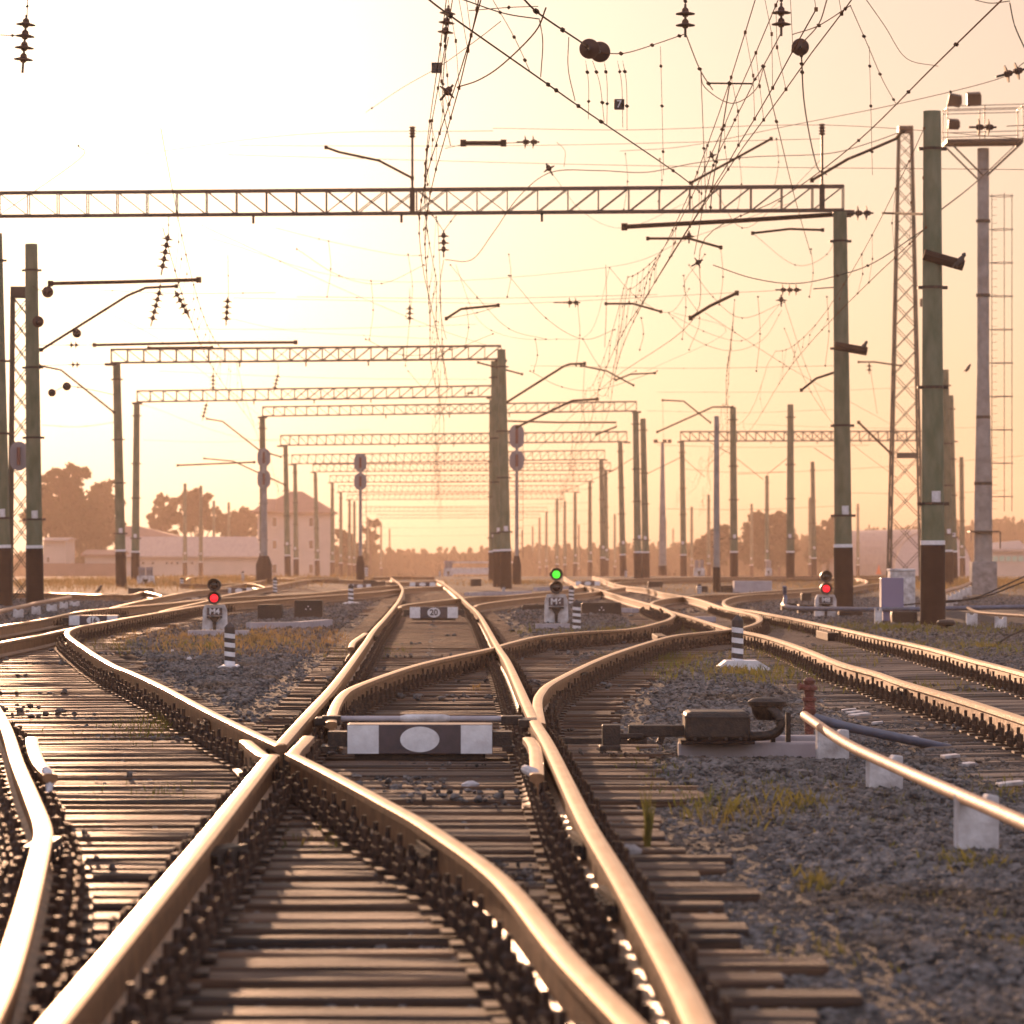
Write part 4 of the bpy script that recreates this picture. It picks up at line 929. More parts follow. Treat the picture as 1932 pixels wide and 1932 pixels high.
for (pts, lab) in ((((812, 400, 93), (837, 436, 93)), 'left hanger strut above the three disc insulator'), (((864, 400, 93), (837, 436, 93)), 'right hanger strut above the three disc insulator'),
                   (((318, 408, 94), (318, 441, 92)), 'hanger of the slanting five disc insulator'), (((402, 684, 165), (402, 706, 169)), 'hanger above the small insulator over the left disc signal'), (((525, 682, 165), (525, 706, 169)), 'hanger above the leaning small insulator'),
                   (((303, 532, 101), (302, 546, 100)), 'hanger joining the left level beam to its straight insulator'), (((773, 545, 128), (773, 576, 130)), 'hanger of the small insulator at the central bundle foot'), (((430, 480, 112), (431, 561, 110)), 'long hanger of the free four disc insulator'),
                   (((390, 740, 176), (391, 761, 175)), 'hanger of the small dark insulator above the far bent arms'), (((837, 490, 93), (830, 540, 96), (833, 601, 105), (842, 640, 110)), 'tangled suspension wire below the three disc insulator'), (((846, 70, 60), (838, 120, 60), (836, 200, 66), (850, 275, 74)), 'dark jumper cable hanging down the central bundle'),
                   (((52, -5, 60), (51, 29, 60)), 'hanger of the bleached insulator at the top left corner'), (((0, 66, 60), (47, 68, 60)), 'tie rod from the left edge to the bleached top corner insulator'), (((62, 540, 100), (80, 549, 95), (100, 552, 95)), 'bracket holding the upper round disc by the leftmost pole'),
                   (((98, 741, 95), (126, 729, 95), (170, 735, 97), (215, 745, 100)), 'thin tie through the two round discs in the glare'), (((60, 690, 102), (140, 688, 148), (215, 687, 160)), 'faint tie wire carrying the tiny disc pair in the glare'), (((60, 651, 102), (142, 651, 138), (180, 651, 140)), 'tie wire left of the level beam above the second crossbeam'),
                   (((1143, 500, 108), (1144, 573, 110), (1141, 655, 115)), 'upright tie at the bent bar in the middle of the sky'), (((1640, 684, 165), (1655, 780, 175)), 'thin wire below the small insulator left of the lattice tower'), (((842, 601, 110), (900, 590, 110), (940, 578, 110)), 'thin brace under the bent arm at the bundle foot'),
                   (((1103, 686, 154), (1100, 760, 160), (1104, 800, 180)), 'upright wire joining the two slanting arms right of the twin poles'), (((1250, 757, 210), (1252, 835, 215)), 'thin wire hanging from the bent arm to the lamp mast'),
                   (((1293, -5, 50), (1293, 9, 50)), 'stub hanger above the left clear insulator'), (((1474, -5, 50), (1474, 7, 50)), 'stub hanger above the right clear insulator')):
    wire(list(pts), lab, .012, m='line', beads=[.5])
for i, (x0, y0, x1, y1, dd) in enumerate(((560, 560, 1240, 556, 120), (150, 545, 520, 552, 110), (250, 620, 900, 612, 150), (1000, 690, 1580, 690, 150), (1240, 740, 1780, 728, 190), (300, 700, 920, 716, 190), (1220, 775, 1590, 772, 210), (270, 830, 540, 828, 240), (640, 858, 1130, 856, 320), (1400, 800, 1900, 806, 240))):
    wire([(x0, y0, dd), ((x0 + x1) / 2, (y0 + y1) / 2 + 5, dd), (x1, y1, dd)], f'{["first", "second", "third", "fourth", "fifth", "sixth", "seventh", "eighth", "ninth", "tenth"][i]} of the hair thin level cross wires at middle height', .010, beads=[.2, .5, .8])
names_ = ['first', 'second', 'third', 'fourth', 'fifth', 'sixth', 'seventh', 'eighth', 'ninth', 'tenth', 'eleventh', 'twelfth', 'thirteenth', 'fourteenth', 'fifteenth', 'sixteenth']
loops = [((1345, 350), (1400, 430), (1470, 380), (1550, 300)), ((1300, 500), (1345, 560), (1400, 600), (1480, 570)), ((1150, 505), (1200, 560), (1262, 590), (1300, 545)), ((1262, 592), (1310, 640), (1380, 662), (1440, 640), (1475, 585)), ((1100, 640), (1130, 690), (1160, 715), (1200, 700)),
         ((960, 520), (1030, 600), (1100, 640), (1160, 622)), ((1000, 700), (1060, 730), (1130, 735), (1240, 700)), ((1330, 480), (1290, 540), (1320, 600), (1300, 660)), ((1420, 440), (1500, 500), (1560, 480), (1580, 430)), ((1040, 325), (1100, 400), (1180, 430), (1300, 380)),
         ((560, 470), (640, 520), (720, 535), (800, 500)), ((850, 500), (900, 560), (960, 620), (1030, 640)), ((770, 480), (778, 540), (773, 600), (765, 690)), ((835, 640), (820, 700), (800, 730), (770, 700)), ((1480, 620), (1530, 740), (1600, 830), (1690, 900)), ((690, 640), (760, 670), (850, 660), (930, 630))]
for i, lp in enumerate(loops):
    dd = 95 + 6 * (i % 5)
    tag(wire([(x, y, dd + k * 3) for k, (x, y) in enumerate(lp)], 'slack hair thin loop wire sagging between the bundles of overhead wires', .009, beads=[.05, .35, .65, .95]), group='slack loops between the wire bundles')
for i, (x, y0, y1) in enumerate(((1180, 290, 395), (1245, 300, 380), (1395, 300, 395), (1465, 262, 350), (1530, 470, 560), (1210, 600, 660), (1290, 520, 640), (1360, 470, 575), (1090, 575, 690), (960, 480, 560), (700, 530, 640), (880, 580, 655), (1430, 560, 700), (1560, 560, 690), (620, 455, 560), (1010, 640, 700))):
    tag(wire([(x, y0, 96), (x + 4, (y0 + y1) / 2, 97), (x - 3, y1, 98)], 'hair thin upright dropper hanging among the slack loop wires', .008, beads=[.02, .5, .95]), group='thin droppers among the slack loops')
# small plates hung in the wires
def plate(x, y, w_, d, label, txt=None):
    s = d / F; e = empty('number_sign' if txt else 'square_plate', W(x, y, d), label, 'sign')
    MB().box((0, 0, 0), (w_ * s, .02, w_ * s)).build('plate', M['black'], e)
    if txt: text(txt, w_ * s * 1.0, (0, -.013, 0), e, M['whitew'])
plate(1168, 197, 20, 47, 'small square number 7 sign hanging in the wires', '7')
plate(824, 128, 20, 47, 'small dark square plate in the central wire bundle')

# ------------------------------------------------------------------ lattice towers
def lattice(x, ytop, ybase, wtop, wbase, d, label, pitch=1.0, leg=.075):
    s = d / F; b = W(x, 0, d); b.z = gz(d); ht = CZ - (ytop - HZ) * s - b.z
    e = empty('lattice_tower', b, label, 'lattice tower'); wt, wb = wtop * s / 2, wbase * s / 2
    cor = [(-1, -1), (1, -1), (1, 1), (-1, 1)]
    for sx, sy in cor: MB().bar((sx * wb, sy * wb, 0), (sx * wt, sy * wt, ht), leg).build('leg', M['tower'], e)
    mb = MB(); z = 0.0
    while z < ht - .3:
        wv = wb + (wt - wb) * z / ht; st = max(.6, wv * 2 * pitch); z2 = min(ht, z + st); w2 = wb + (wt - wb) * z2 / ht
        for i in range(4):
            (ax, ay), (bx, by) = cor[i], cor[(i + 1) % 4]
            mb.bar((ax * wv, ay * wv, z), (bx * w2, by * w2, z2), leg * .4); mb.bar((bx * wv, by * wv, z), (ax * w2, ay * w2, z2), leg * .4)
        z = z2
    mb.build('cross_bracing', M['tower'], e)
    mb = MB(); mb.box((0, 0, ht + .12), (wt * 2.3, wt * 2.3, .3)); mb.build('head', M['iron'], e)
    return e, ht
e, ht = lattice(1708, 250, 1100, 24, 62, 178, 'tall grey green lattice tower left of the thickest pole', 1.05)
mb = MB(); s = 178 / F; z = CZ - (860 - HZ) * s - gz(178)
mb.box((0, -.65, z), (.9, .1, .25)); mb.box((.85, -.3, CZ - (572 - HZ) * s - gz(178)), (.45, .3, .35)); mb.build('junction_box', M['tower'], e)
lattice(40, 560, 1112, 32, 42, 108, 'narrow lattice mast behind the leftmost full pole', 1.3, leg=.06)
e, _ = None, None
# disc signal on the left lattice mast
def oval_signal(x, ys, w_, d, label, mast=True, ytopmast=None, ybase=1086, r0=.09, thick=False):
    s = d / F; b = W(x, 0, d); b.z = gz(d); e = empty('disc_signal', b, label, 'railway signal')
    for (y0, y1) in ys:
        zt = CZ - (y0 - HZ) * s - b.z; zb = CZ - (y1 - HZ) * s - b.z; wd = w_ * s / 2; poly = []
        r_ = min(wd, (zt - zb) / 2)
        for k in range(32):
            t_ = 2 * math.pi * k / 32; cz = (zt - r_ if math.sin(t_) >= 0 else zb + r_); poly.append((wd * math.cos(t_), cz + r_ * math.sin(t_)))
        h = MB().prism(poly, -.06, -.02).build('signal_disc', M['signgrey'], e)
        zc = (zt + zb) / 2; MB().box((0, -.11, zc), (wd * .35, .10, (zt - zb) * .6)).build('lamp_housing', M['redpaint'], h)
    top = CZ - ((ytopmast or ys[0][0] + 5) - HZ) * s - b.z
    if mast:
        MB().lathe([(r0, 0), (r0 * .75, top)], n=12).build('mast', M['polegrey'], e, smooth=True)
        MB().lathe([(r0 * 2.2, -.2), (r0 * 2.2, .9), (r0 * 1.3, 1.3)], n=12).build('mast_foot', M['bitumen'], e, smooth=True)
        if not thick:
            mb = MB()
            for k in range(int(top / .35) - 4): mb.box((.16, .04, 1.5 + k * .35), (.26, .02, .02))
            mb.bar((.28, .04, 1.2), (.28, .04, top), .02); mb.build('ladder', M['iron'], e)
    return e
oval_signal(498, ((846, 881), (886, 922)), 25, 184, 'left disc signal of two ovals before the tower house', r0=.17, thick=True)
oval_signal(680, ((856, 890), (892, 925)), 24, 190, 'disc signal of two ovals on a thin mast right of the tower house')
oval_signal(975, ((801, 846), (850, 888)), 28, 178, 'disc signal of two ovals right beside the twin poles')
oval_signal(36, ((833, 888),), 34, 107, 'single bleached signal disc at the left lattice mast', mast=False)

# floodlight mast --------------------------------------------------------
d = 130; s = d / F; b = W(1855, 0, d); b.z = gz(d)
def zl(y): return CZ - (y - HZ) * s - b.z
e = empty('floodlight_mast', b, 'tall grey mast with a railed floodlight platform and caged ladder at the right', 'floodlight mast')
MB().lathe([(.30, 1.0), (.29, zl(940)), (.20, zl(700)), (.19, zl(280))], n=18).build('shaft', M['polegrey'], e, smooth=True)
MB().box((0, 0, zl(1063) / 2), (.82, .82, zl(1063) + .1)).build('foundation', M['concrete'], e, bevel=.02)
for y in (915, 790, 560, 420): MB().lathe([(.30 if y > 800 else .235, zl(y)), (.30 if y > 800 else .235, zl(y) + .1)], n=18).build('clamp_band', M['iron'], e)
px = lambda x: (x - 1855) * s
mb = MB()
for yy_ in (-.7, .7):
    mb.bar((px(1785), yy_, zl(270)), (px(1923), yy_, zl(268)), .10)
    for yr in (205, 211, 255): mb.bar((px(1782), yy_, zl(yr)), (px(1928), yy_, zl(yr - 4)), .025)
    for x in (1783, 1853, 1925): mb.bar((px(x), yy_, zl(272)), (px(x), yy_, zl(203)), .03)
    mb.bar((px(1790), yy_, zl(275)), (px(1850), yy_, zl(335)), .05); mb.bar((px(1922), yy_, zl(275)), (px(1858), yy_, zl(335)), .05)
for x in (1785, 1923):
    mb.bar((px(x), -.7, zl(270)), (px(x), .7, zl(270)), .1); mb.bar((px(x), -.7, zl(205)), (px(x), .7, zl(205)), .03)
mb.box((0, 0, zl(268)), (2.4, 1.4, .03)); mb.build('platform', M['iron'], e)
for i, (x, y, w_, h_, a) in enumerate(((1797, 193, 24, 22, .2), (1833, 191, 26, 24, -.05), (1795, 238, 20, 18, .05))):
    o = MB().box((0, 0, 0), (w_ * s, .3, h_ * s), Euler((.3, a, 0)).to_matrix()).box((w_ * s * .4, .2, 0), (.18, .25, h_ * s * .7)).build('floodlight', M['iron'], e, loc=(px(x), -.6, zl(y)), bevel=.02)
mb = MB()
for k, x in enumerate((1873, 1893, 1911)): mb.bar((px(x), (.25, -.25, .25)[k], zl(965)), (px(x), (.25, -.25, .25)[k], zl(365)), .022)
for y in range(370, 960, 63):
    c = Vector((px(1892), 0, zl(y))); pts = [c + Vector((.34 * math.cos(t_ * .5236), .34 * math.sin(t_ * .5236), 0)) for t_ in range(13)]; mb.tube(pts, .012, 5)
    mb.bar((.2, 0, zl(y)), (px(1875), 0, zl(y)), .03)
for k in range(40): mb.bar((px(1873), .25, zl(960) + k * .26), (px(1883), .25, zl(960) + k * .26), .012)
mb.build('ladder_cage', M['truss'], e)
mb = MB(); mb.box((0, 0, zl(1003)), (.95, .9, .05)); mb.bar((-.45, -.45, zl(1003)), (-.45, -.45, zl(1022)), .03); mb.bar((.5, -.45, zl(1003)), (.5, -.45, zl(1035)), .05); mb.build('collar_frame', M['iron'], e)

# ------------------------------------------------------------------ point indicator boards
def board(x0, x1, y0, y1, d, label, txt=None, blank=False, detail=True):
    s = d / F; cx = (x0 + x1) / 2; w_ = (x1 - x0) * s; h_ = (y1 - y0) * s
    c = W(cx, (y0 + y1) / 2, d); e = empty('point_indicator_board', c, label, 'indicator board')
    MB().box((0, .15, 0), (w_, .3, h_)).build('housing', M['board'], e, bevel=.006)
    sq = w_ * .215
    for sg in (-1, 1): MB().box((sg * (w_ / 2 - sq / 2 - .002), -.004, 0), (sq, .006, h_ * .96)).build('white_panel', M['whitew'], e)
    rx = w_ * .135; rz = h_ * .43; poly = [(rx * math.cos(k * math.pi / 20), rz * math.sin(k * math.pi / 20)) for k in range(40)]
    ov = MB().prism(poly, -.006, -.001).build('white_oval', M['whitew'], e)
    if txt: text(txt, h_ * .72, (0, -.010, -.002), ov, M['board'], bold=.004)
    if detail:
        mb = MB()
        for sg in (-1, 1): mb.box((sg * (w_ / 2 + .06), .12, 0), (.12, .2, h_ * .5)); mb.box((sg * (w_ / 2 + .11), .1, -h_ * .3), (.1, .35, .03))
        mb.box((0, .15, -h_ / 2 - .02), (w_ * .9, .2, .04)); mb.build('mount', M['iron'], e)
    return e
board(655, 929, 1367, 1423, 24.4, 'large indicator board with a blank white oval between the nearest rails')
board(773, 864, 1145, 1166.5, 75, 'indicator board reading 20 lying across the middle track', '20')
board(130, 222, 1161, 1180, 69, 'indicator board reading 16 on the left, partly behind the curved rail', '16')
board(425, 476, 1109, 1120, 133, 'small far board right behind the M4 signal', detail=False)
board(315, 375, 1128, 1136, 118, 'small far board left of the M4 signal', detail=False)
board(773, 821, 1098.5, 1106.5, 150, 'tiny far board on the middle track near the crest', detail=False)
board(1086, 1132, 1096.5, 1105, 150, 'small far board right of the green signal', detail=False)
board(658, 700, 1102, 1110, 155, 'tiny far board beside the far striped post with a slab', detail=False)
# stretcher bar and point rods at the nearest switch
c = W(802, 1356, 25.6); e = empty('point_rod', c, 'pale grey rod with a thick sleeve lying between the rails above the large board', 'point rod')
MB().tube([(-.62, 0, 0), (.52, 0, 0)], .019, 10).build('rod', M['lilacconc'], e, smooth=True)
MB().tube([(-.16, 0, 0), (-.12, 0, 0), (.12, 0, 0), (.16, 0, 0)], [.019, .029, .029, .019], 12).build('sleeve', M['whitedirty'], e, smooth=True)
mb = MB(); mb.box((-.60, 0, -.01), (.12, .16, .06)); mb.box((.56, 0, -.01), (.14, .16, .06)); mb.box((-.66, .1, -.02), (.10, .3, .05)); mb.box((.66, -.1, -.02), (.12, .4, .05)); mb.build('clevis', M['iron'], e, bevel=.006)
mb = MB()
for dy in (-.35, .1, .5): mb.box((1.02 - .55 * 0, dy, 0), (.9, .05, .03)); 
c2 = G(1060, 1398, -.15)
o = MB().box((0, 0, 0), (1.1, .06, .04)).box((-.35, -.25, 0), (.5, .05, .03)).box((-.35, -.12, .03), (.3, .05, .05)).build('drive_rod', M['iron'], None, loc=c2)
tag(o, 'dark steel drive rod passing under the right rail towards the switch machine', 'drive rod')

# ------------------------------------------------------------------ dwarf signals
def dwarf(x, yb, d, label, txt, red_low=True, green_top=False, hp=.50, wp=.36, ytop=None):
    s = d / F; b = W(x, yb, d); e = empty('dwarf_signal', b, label, 'railway signal')
    hp = (yb - txt[2]) * s; wp = txt[1] * s
    poly = [(-wp / 2, -.1), (wp / 2, -.1), (wp / 2 * .92, hp * .8), (wp / 2 * .75, hp), (-wp / 2 * .75, hp), (-wp / 2 * .92, hp * .8)]
    MB().prism(poly, -.02, .16).build('pedestal', M['whitedirty'], e, bevel=.01)
    pl = MB().box((0, -.03, hp * .76), (wp * .60, .02, hp * .27)).build('number_plate', M['board'], e)
    text(txt[0], hp * .30, (0, -.044, hp * .755), pl, M['whitew'], bold=.004)
    mb = MB(); mb.box((0, -.05, hp * .56), (wp * .6, .08, hp * .05)); mb.prism([(-wp * .2, hp * .54), (wp * .2, hp * .54), (wp * .07, hp * .36), (wp * .05, 0), (-wp * .05, 0), (-wp * .07, hp * .36)], -.06, -.021); mb.build('bracket', M['iron'], e)
    rr = txt[3] * s / 2; dz = rr * 2.05
    for k, lit in enumerate((txt[4], txt[5])):           # lower, upper
        zc = hp + rr * 1.05 + k * dz
        o = MB().lathe([(rr, -.12), (rr, .10)], (0, 0, zc), n=24, axis=Vector((0, 1, 0))).build('lamp_housing', M['black'], e, smooth=True)
        m_ = M['glassred'] if lit == 'r' else M['glassgreen'] if lit == 'g' else M['lensoff']
        MB().lathe([(rr * .60, 0), (rr * .60, -.02), (rr * .36, -.035)], (0, -.12, zc), n=24, axis=Vector((0, 1, 0))).build('lens', m_, o, smooth=True)
        mb = MB(); pts = []
        n = 14
        for i in range(n + 1):
            t_ = math.pi * (-.05 + 1.1 * i / n); ca, sa = math.cos(t_), math.sin(t_)
            for (rr_, yy_) in ((rr * 1.0, -.12), (rr * 1.05, -.12), (rr * 1.05, -.30), (rr * 1.0, -.30)): pts.append((ca * rr_, yy_ if yy_ > -.2 else -.12 - .16 * max(.1, sa), zc + sa * rr_))
        fs = [(i * 4 + a, i * 4 + (a + 1) % 4, (i + 1) * 4 + (a + 1) % 4, (i + 1) * 4 + a) for i in range(n) for a in range(4)]
        mb.add(pts, fs); mb.build('visor', M['black'], o)
    return e
dwarf(405, 1193, 66, 'low signal M4 with a red light, on a white pedestal at the left', ('M4', 48, 1141, 24, 'r', None))
dwarf(1049.5, 1179, 74, 'low signal M6 with a green light, on a white pedestal in the middle', ('M6', 47, 1121, 24, None, 'g'))
dwarf(1558, 1163, 82, 'low signal M8 with a red light, on a white pedestal at the right', ('M8', 43, 1122, 22, 'r', None))
def small_signal(x, y0, y1, w_, label):
    d = F * 1.27 / (y1 - HZ + 1); s = d / F; b = W(x, y1, d); e = empty('dwarf_signal', b, label, 'railway signal'); h = (y1 - y0) * s; w = w_ * s
    MB().prism([(-w / 2, 0), (w / 2, 0), (w / 2 * .95, h * .48), (-w / 2 * .95, h * .48)], -.1, .15).build('pedestal', M['whitedirty'], e)
    for sx in (-1, 1):
        MB().box((sx * w * .22, 0, h * .62), (w * .34, .2, h * .28)).box((sx * w * .22, -.1, h * .85), (w * .36, .2, h * .2)).build('lamp_housing', M['signgrey'], e)
    MB().prism([(-w * .18, h * .30), (w * .18, h * .30), (w * .05, h * .05), (-w * .05, h * .05)], -.14, -.101).build('bracket', M['iron'], e)
small_signal(275, 1068, 1103, 33, 'white based double lamp seen from behind, right of the sunlit left poles')
small_signal(846, 1056, 1087, 18, 'tiny white based signal at the crest of the middle track')
small_signal(1319, 1055, 1087, 21, 'small white based signal left of the slim grey pole')
small_signal(1450, 1056, 1086, 12, 'narrow white based signal behind the lilac block')

# ------------------------------------------------------------------ striped limit posts
def post(x, y0, y1, w_, label, slab=None, group='striped posts'):
    d = F * 1.26 / (y1 - HZ); s = d / F; h = (y1 - y0) * s; w = w_ * s * .92; b = W(x, y1, d); e = empty('striped_post', b, label, 'marker post', group)
    n = 9
    dark = MB(); lite = MB(); r = w / 2; bh = (h * .86) / n
    for k in range(n):
        z0 = k * bh; m = dark if k % 2 == 0 else lite; sl = bh * .3; nn = 12; vs = []
        for t_ in range(nn):
            a = 2 * math.pi * t_ / nn; dz = -math.cos(a) * sl * .5
            vs.append((r * math.cos(a), r * math.sin(a), z0 + (dz if k else 0)))
        for t_ in range(nn):
            a = 2 * math.pi * t_ / nn; dz = -math.cos(a) * sl * .5
            vs.append((r * math.cos(a), r * math.sin(a), z0 + bh + dz))
        fs = [(t_, (t_ + 1) % nn, nn + (t_ + 1) % nn, nn + t_) for t_ in range(nn)] + [tuple(reversed(range(nn))), tuple(range(nn, 2 * nn))]
        m.add(vs, fs)
    sh = dark.lathe([(r * 1.02, h * .845), (r * 1.0, h * .90), (r * .12, h)], n=12).build('post', M['black'], e)
    lite.build('white_bands', M['whitew'], e)
    if slab:
        x0, x1 = (slab[0] - x) * s, (slab[1] - x) * s; mb = MB(); dz = slab[2] * s if len(slab) > 2 else .06
        poly = [(x0, -.04), (x1, -.04), (x1, .01), (x1 * .6, dz + .025), (x0 * .55, dz + .025), (x0, .01)]
        mb.prism(poly, -.22, .28); mb.build('base_slab', M['whitew'], e)
    return e
post(433.5, 1174, 1264, 22, 'striped post with a slab in front of the M4 signal', (407, 455, 5))
post(1391.5, 1160, 1262, 24, 'nearest striped post, on a wide white slab above the switch machine', (1350, 1452, 12))
post(1088, 1131, 1192, 17, 'striped post right of the M6 signal, in front of another one')
post(1078, 1104, 1142, 11, 'striped post right behind the M6 signal and its neighbour')
post(662, 1101, 1142, 11, 'striped post on a slab left of the middle track, far off', (641, 683, 4))
for x, y0, y1, w_, lab in ((343, 1089, 1110, 8, 'far striped post at the left end of the short bright rail'), (458, 1077, 1097, 6, 'tiny striped post right above the M4 signal'), (519, 1088, 1119, 9, 'far striped post left of the far boxes on the left'), (1319.5, 1101, 1121, 9, 'small striped post left of the slim grey pole foot'),
                      (691, 1066, 1089, 7, 'tiny striped post at the foot of the thin disc signal'), (1181, 1074, 1090, 5, 'tiny striped post among the crossbeam poles right of the green signal'), (950, 1106, 1118, 7, 'low striped post in front of the twin poles'), (838 - 8, 1075, 1089, 4, 'tiniest striped post at the crest left of the tiny signal')):
    post(x, y0, y1, w_, lab)

# ------------------------------------------------------------------ near switch machine
d = 24.6; s = d / F; b = W(1430, 1428, d)
def lx_(x): return (x - 1430) * s
def lz_(y): return -(y - 1428) * s
e = empty('switch_machine', b, 'dark switch machine with a round capped cable head beside the nearest switch', 'switch machine')
MB().box((lx_(1351), 0, lz_(1369)), (122 * s, .45, 57 * s)).build('motor_case', M['iron'], e, bevel=.035)
MB().lathe([(.085, 0), (.115, .01), (.12, .035), (.09, .055), (.03, .06)], (lx_(1447), 0, lz_(1334)), n=24).build('cap', M['iron'], e, smooth=True)
MB().lathe([(.065, 0), (.09, .04), (.105, .10)], (lx_(1447), 0, lz_(1358)), n=20).build('cable_head', M['iron'], e, smooth=True)
MB().tube(catmull([(lx_(1452), -.08, lz_(1336)), (lx_(1465), -.12, lz_(1348)), (lx_(1470), -.13, lz_(1368)), (lx_(1455), -.12, lz_(1384)), (lx_(1412), -.1, lz_(1389))], 5), .030, 10).build('bent_pipe', M['iron'], e, smooth=True)
MB().box((lx_(1351), 0, lz_(1350)), (124 * s, .465, .010)).build('lid_seam', M['black'], e)
for k in (-.14, -.05, .05, .14): MB().lathe([(.010, 0), (.010, .012)], (lx_(1351) + k, -.226, lz_(1391)), n=6, axis=Vector((0, -1, 0))).build('bolt', M['black'], e)
MB().box((lx_(1351), -.03, lz_(1398)), (138 * s, .4, .02)).build('mounting_plate', M['bitumen'], e)
mb = MB(); mb.box((lx_(1487), 0, lz_(1372)), (.03, .04, 56 * s)); mb.box((lx_(1458), 0, lz_(1388)), (.03, .05, 24 * s)); mb.build('support_leg', M['iron'], e)
mb = MB(); mb.box((lx_(1153), 0, lz_(1388)), (34 * s, .14, 42 * s)); mb.box((lx_(1242), .02, lz_(1379)), (112 * s, .10, 22 * s)); mb.box((lx_(1190), -.03, lz_(1388)), (46 * s, .06, 10 * s)); mb.bar((lx_(1225), 0, lz_(1385)), (lx_(1185), 0, lz_(1400)), .03); mb.bar((lx_(1250), 0, lz_(1388)), (lx_(1243), 0, lz_(1404)), .04)
mb.box((lx_(1150), -.05, lz_(1410)), (40 * s, .2, .03)); mb.build('lever_arm', M['iron'], e, bevel=.006)
o = MB().box((lx_(1430), .05, lz_(1418)), (300 * s, .16, 36 * s)).box((lx_(1500), .35, lz_(1405)), (200 * s, .12, 26 * s)).build('concrete_beam', M['lilacconc'], e, bevel=.012)
# red standpipe
b = W(1527, 1350, 25.5); e = empty('standpipe', b, 'rusty red ribbed standpipe at the end of the long pipes', 'standpipe')
pr = [(.030, -.12), (.034, -.02), (.03, .0), (.044, .02), (.044, .045), (.036, .05), (.036, .09), (.046, .095), (.046, .115), (.03, .12), (.034, .16), (.052, .165), (.052, .185), (.03, .20), (.04, .225), (.016, .245)]
MB().lathe(pr, n=16).build('body', M['redpaint'], e, smooth=True)
MB().lathe([(.018, 0), (.018, .06), (.026, .062), (.026, .075)], (0, 0, .18), n=10, axis=Vector((-1, -.3, .1))).build('nozzle', M['redpaint'], e, smooth=True)
# pipe on whitewashed supports
P = [W(x, y, dd) for x, y, dd in ((1518, 1350, 25.2), (1532, 1360, 24.5), (1600, 1405, 21.8), (1700, 1452, 19.4), (1810, 1500, 17.0), (1932, 1553, 15.2), (2010, 1590, 14.2), (2300, 1740, 11.3), (2900, 2060, 8.1))]
P = catmull(P, 5)
o = MB().tube(P, .030, 12).build('long_pipe', M['pipe'], None, smooth=True); tag(o, 'long sunlit orange pipe resting on whitewashed concrete stubs at the lower right', 'pipe')
P = [W(x, y, dd) for x, y, dd in ((1527, 1352, 25.6), (1600, 1372, 25.8), (1700, 1393, 26.2), (1790, 1412, 26.6))]
o = MB().tube(P, .031, 12).build('blue_pipe', M['bluepipe'], None, smooth=True); tag(o, 'dark blue pipe sinking into the ballast behind the long orange pipe', 'pipe')
def stub(x0, x1, y0, y1, d, label, ang=0):
    s = d / F; b = W((x0 + x1) / 2, y1, d); w = (x1 - x0) * s; h = (y1 - y0) * s
    o = MB().prism([(-w / 2, -.12), (w / 2, -.12), (w / 2, h * .97), (w * .25, h), (w * .12, h * .84), (-w * .12, h * .84), (-w * .28, h), (-w / 2, h)], -.045, .045).build('concrete_stub', M['whitedirty'], None, loc=b, bevel=.006)
    o.rotation_euler.z = ang; return tag(o, label, 'concrete stub', 'whitewashed pipe supports')
stub(1803, 1881, 1498, 1620, 16.9, 'biggest whitewashed stub under the orange pipe, nearest the lower right corner', .15)
stub(1636, 1701, 1424, 1490, 21.3, 'second whitewashed stub under the orange pipe', .15)
stub(1540, 1600, 1376, 1412, 24.3, 'low whitewashed block under the upper end of the orange pipe', .1)
# far right pipes -----------------------------------------------------
P = catmull([W(x, y, dd) for x, y, dd in ((1826, 1147, 72), (1850, 1156, 71), (1932, 1162, 68), (1990, 1166, 66))], 5)
o = MB().tube(P, .03, 10).build('long_pipe', M['pipe'], None, smooth=True); tag(o, 'sunlit pipe on two white posts at the right edge', 'pipe')
P = catmull([W(x, y, dd) for x, y, dd in ((1480, 1106, 80), (1482, 1128, 80), (1490, 1146, 79), (1600, 1149, 76), (1700, 1149.5, 74), (1830, 1147, 74), (1932, 1145, 74), (2000, 1144, 74))], 6)
o = MB().tube(P, .045, 10).build('blue_pipe', M['bluepipe'], None, smooth=True); tag(o, 'long blue pipe running level behind the thickest pole to the right edge', 'pipe')
stub(1823, 1844, 1157, 1178, 70.5, 'left whitewashed post under the pipe at the right edge'); stub(1877, 1899, 1163, 1194, 68, 'right whitewashed post under the pipe at the right edge')
stub(1650, 1664, 1147, 1180, 72, 'slim white post before the violet box')
for i in range(6):
    f_ = i / 5; stub(1786 + 40 * f_, 1798 + 44 * f_, 1122 - 20 * f_, 1140 - 22 * f_, 95 + 40 * f_, f'{["first", "second", "third", "fourth", "fifth", "sixth"][i]} from the left in the short white row between thickest pole and mast foot')
P = catmull([W(x, y, dd) for x, y, dd in ((1780, 1117, 92), (1800, 1111, 102), (1812, 1108, 112), (1835, 1098, 135))], 5)
o = MB().tube(P, .05, 8).build('long_pipe', M['pipe'], None, smooth=True); tag(o, 'pipe lying on the short white row behind the thickest pole', 'pipe')
def cabinet(x0, x1, y0, y1, d, name, label, m, cat, depth=.4, lid=None, bev=.01, legs=False):
    s = d / F; b = W((x0 + x1) / 2, y1, d); w = (x1 - x0) * s; h = (y1 - y0) * s; e = empty(name, b, label, cat)
    MB().box((0, 0, h / 2 - .03), (w, depth, h + .06)).build('body', M[m], e, bevel=bev)
    if lid: MB().box((0, 0, h + .02), (w * 1.06, depth * 1.08, .05)).build('lid', M[lid], e, bevel=bev)
    return e
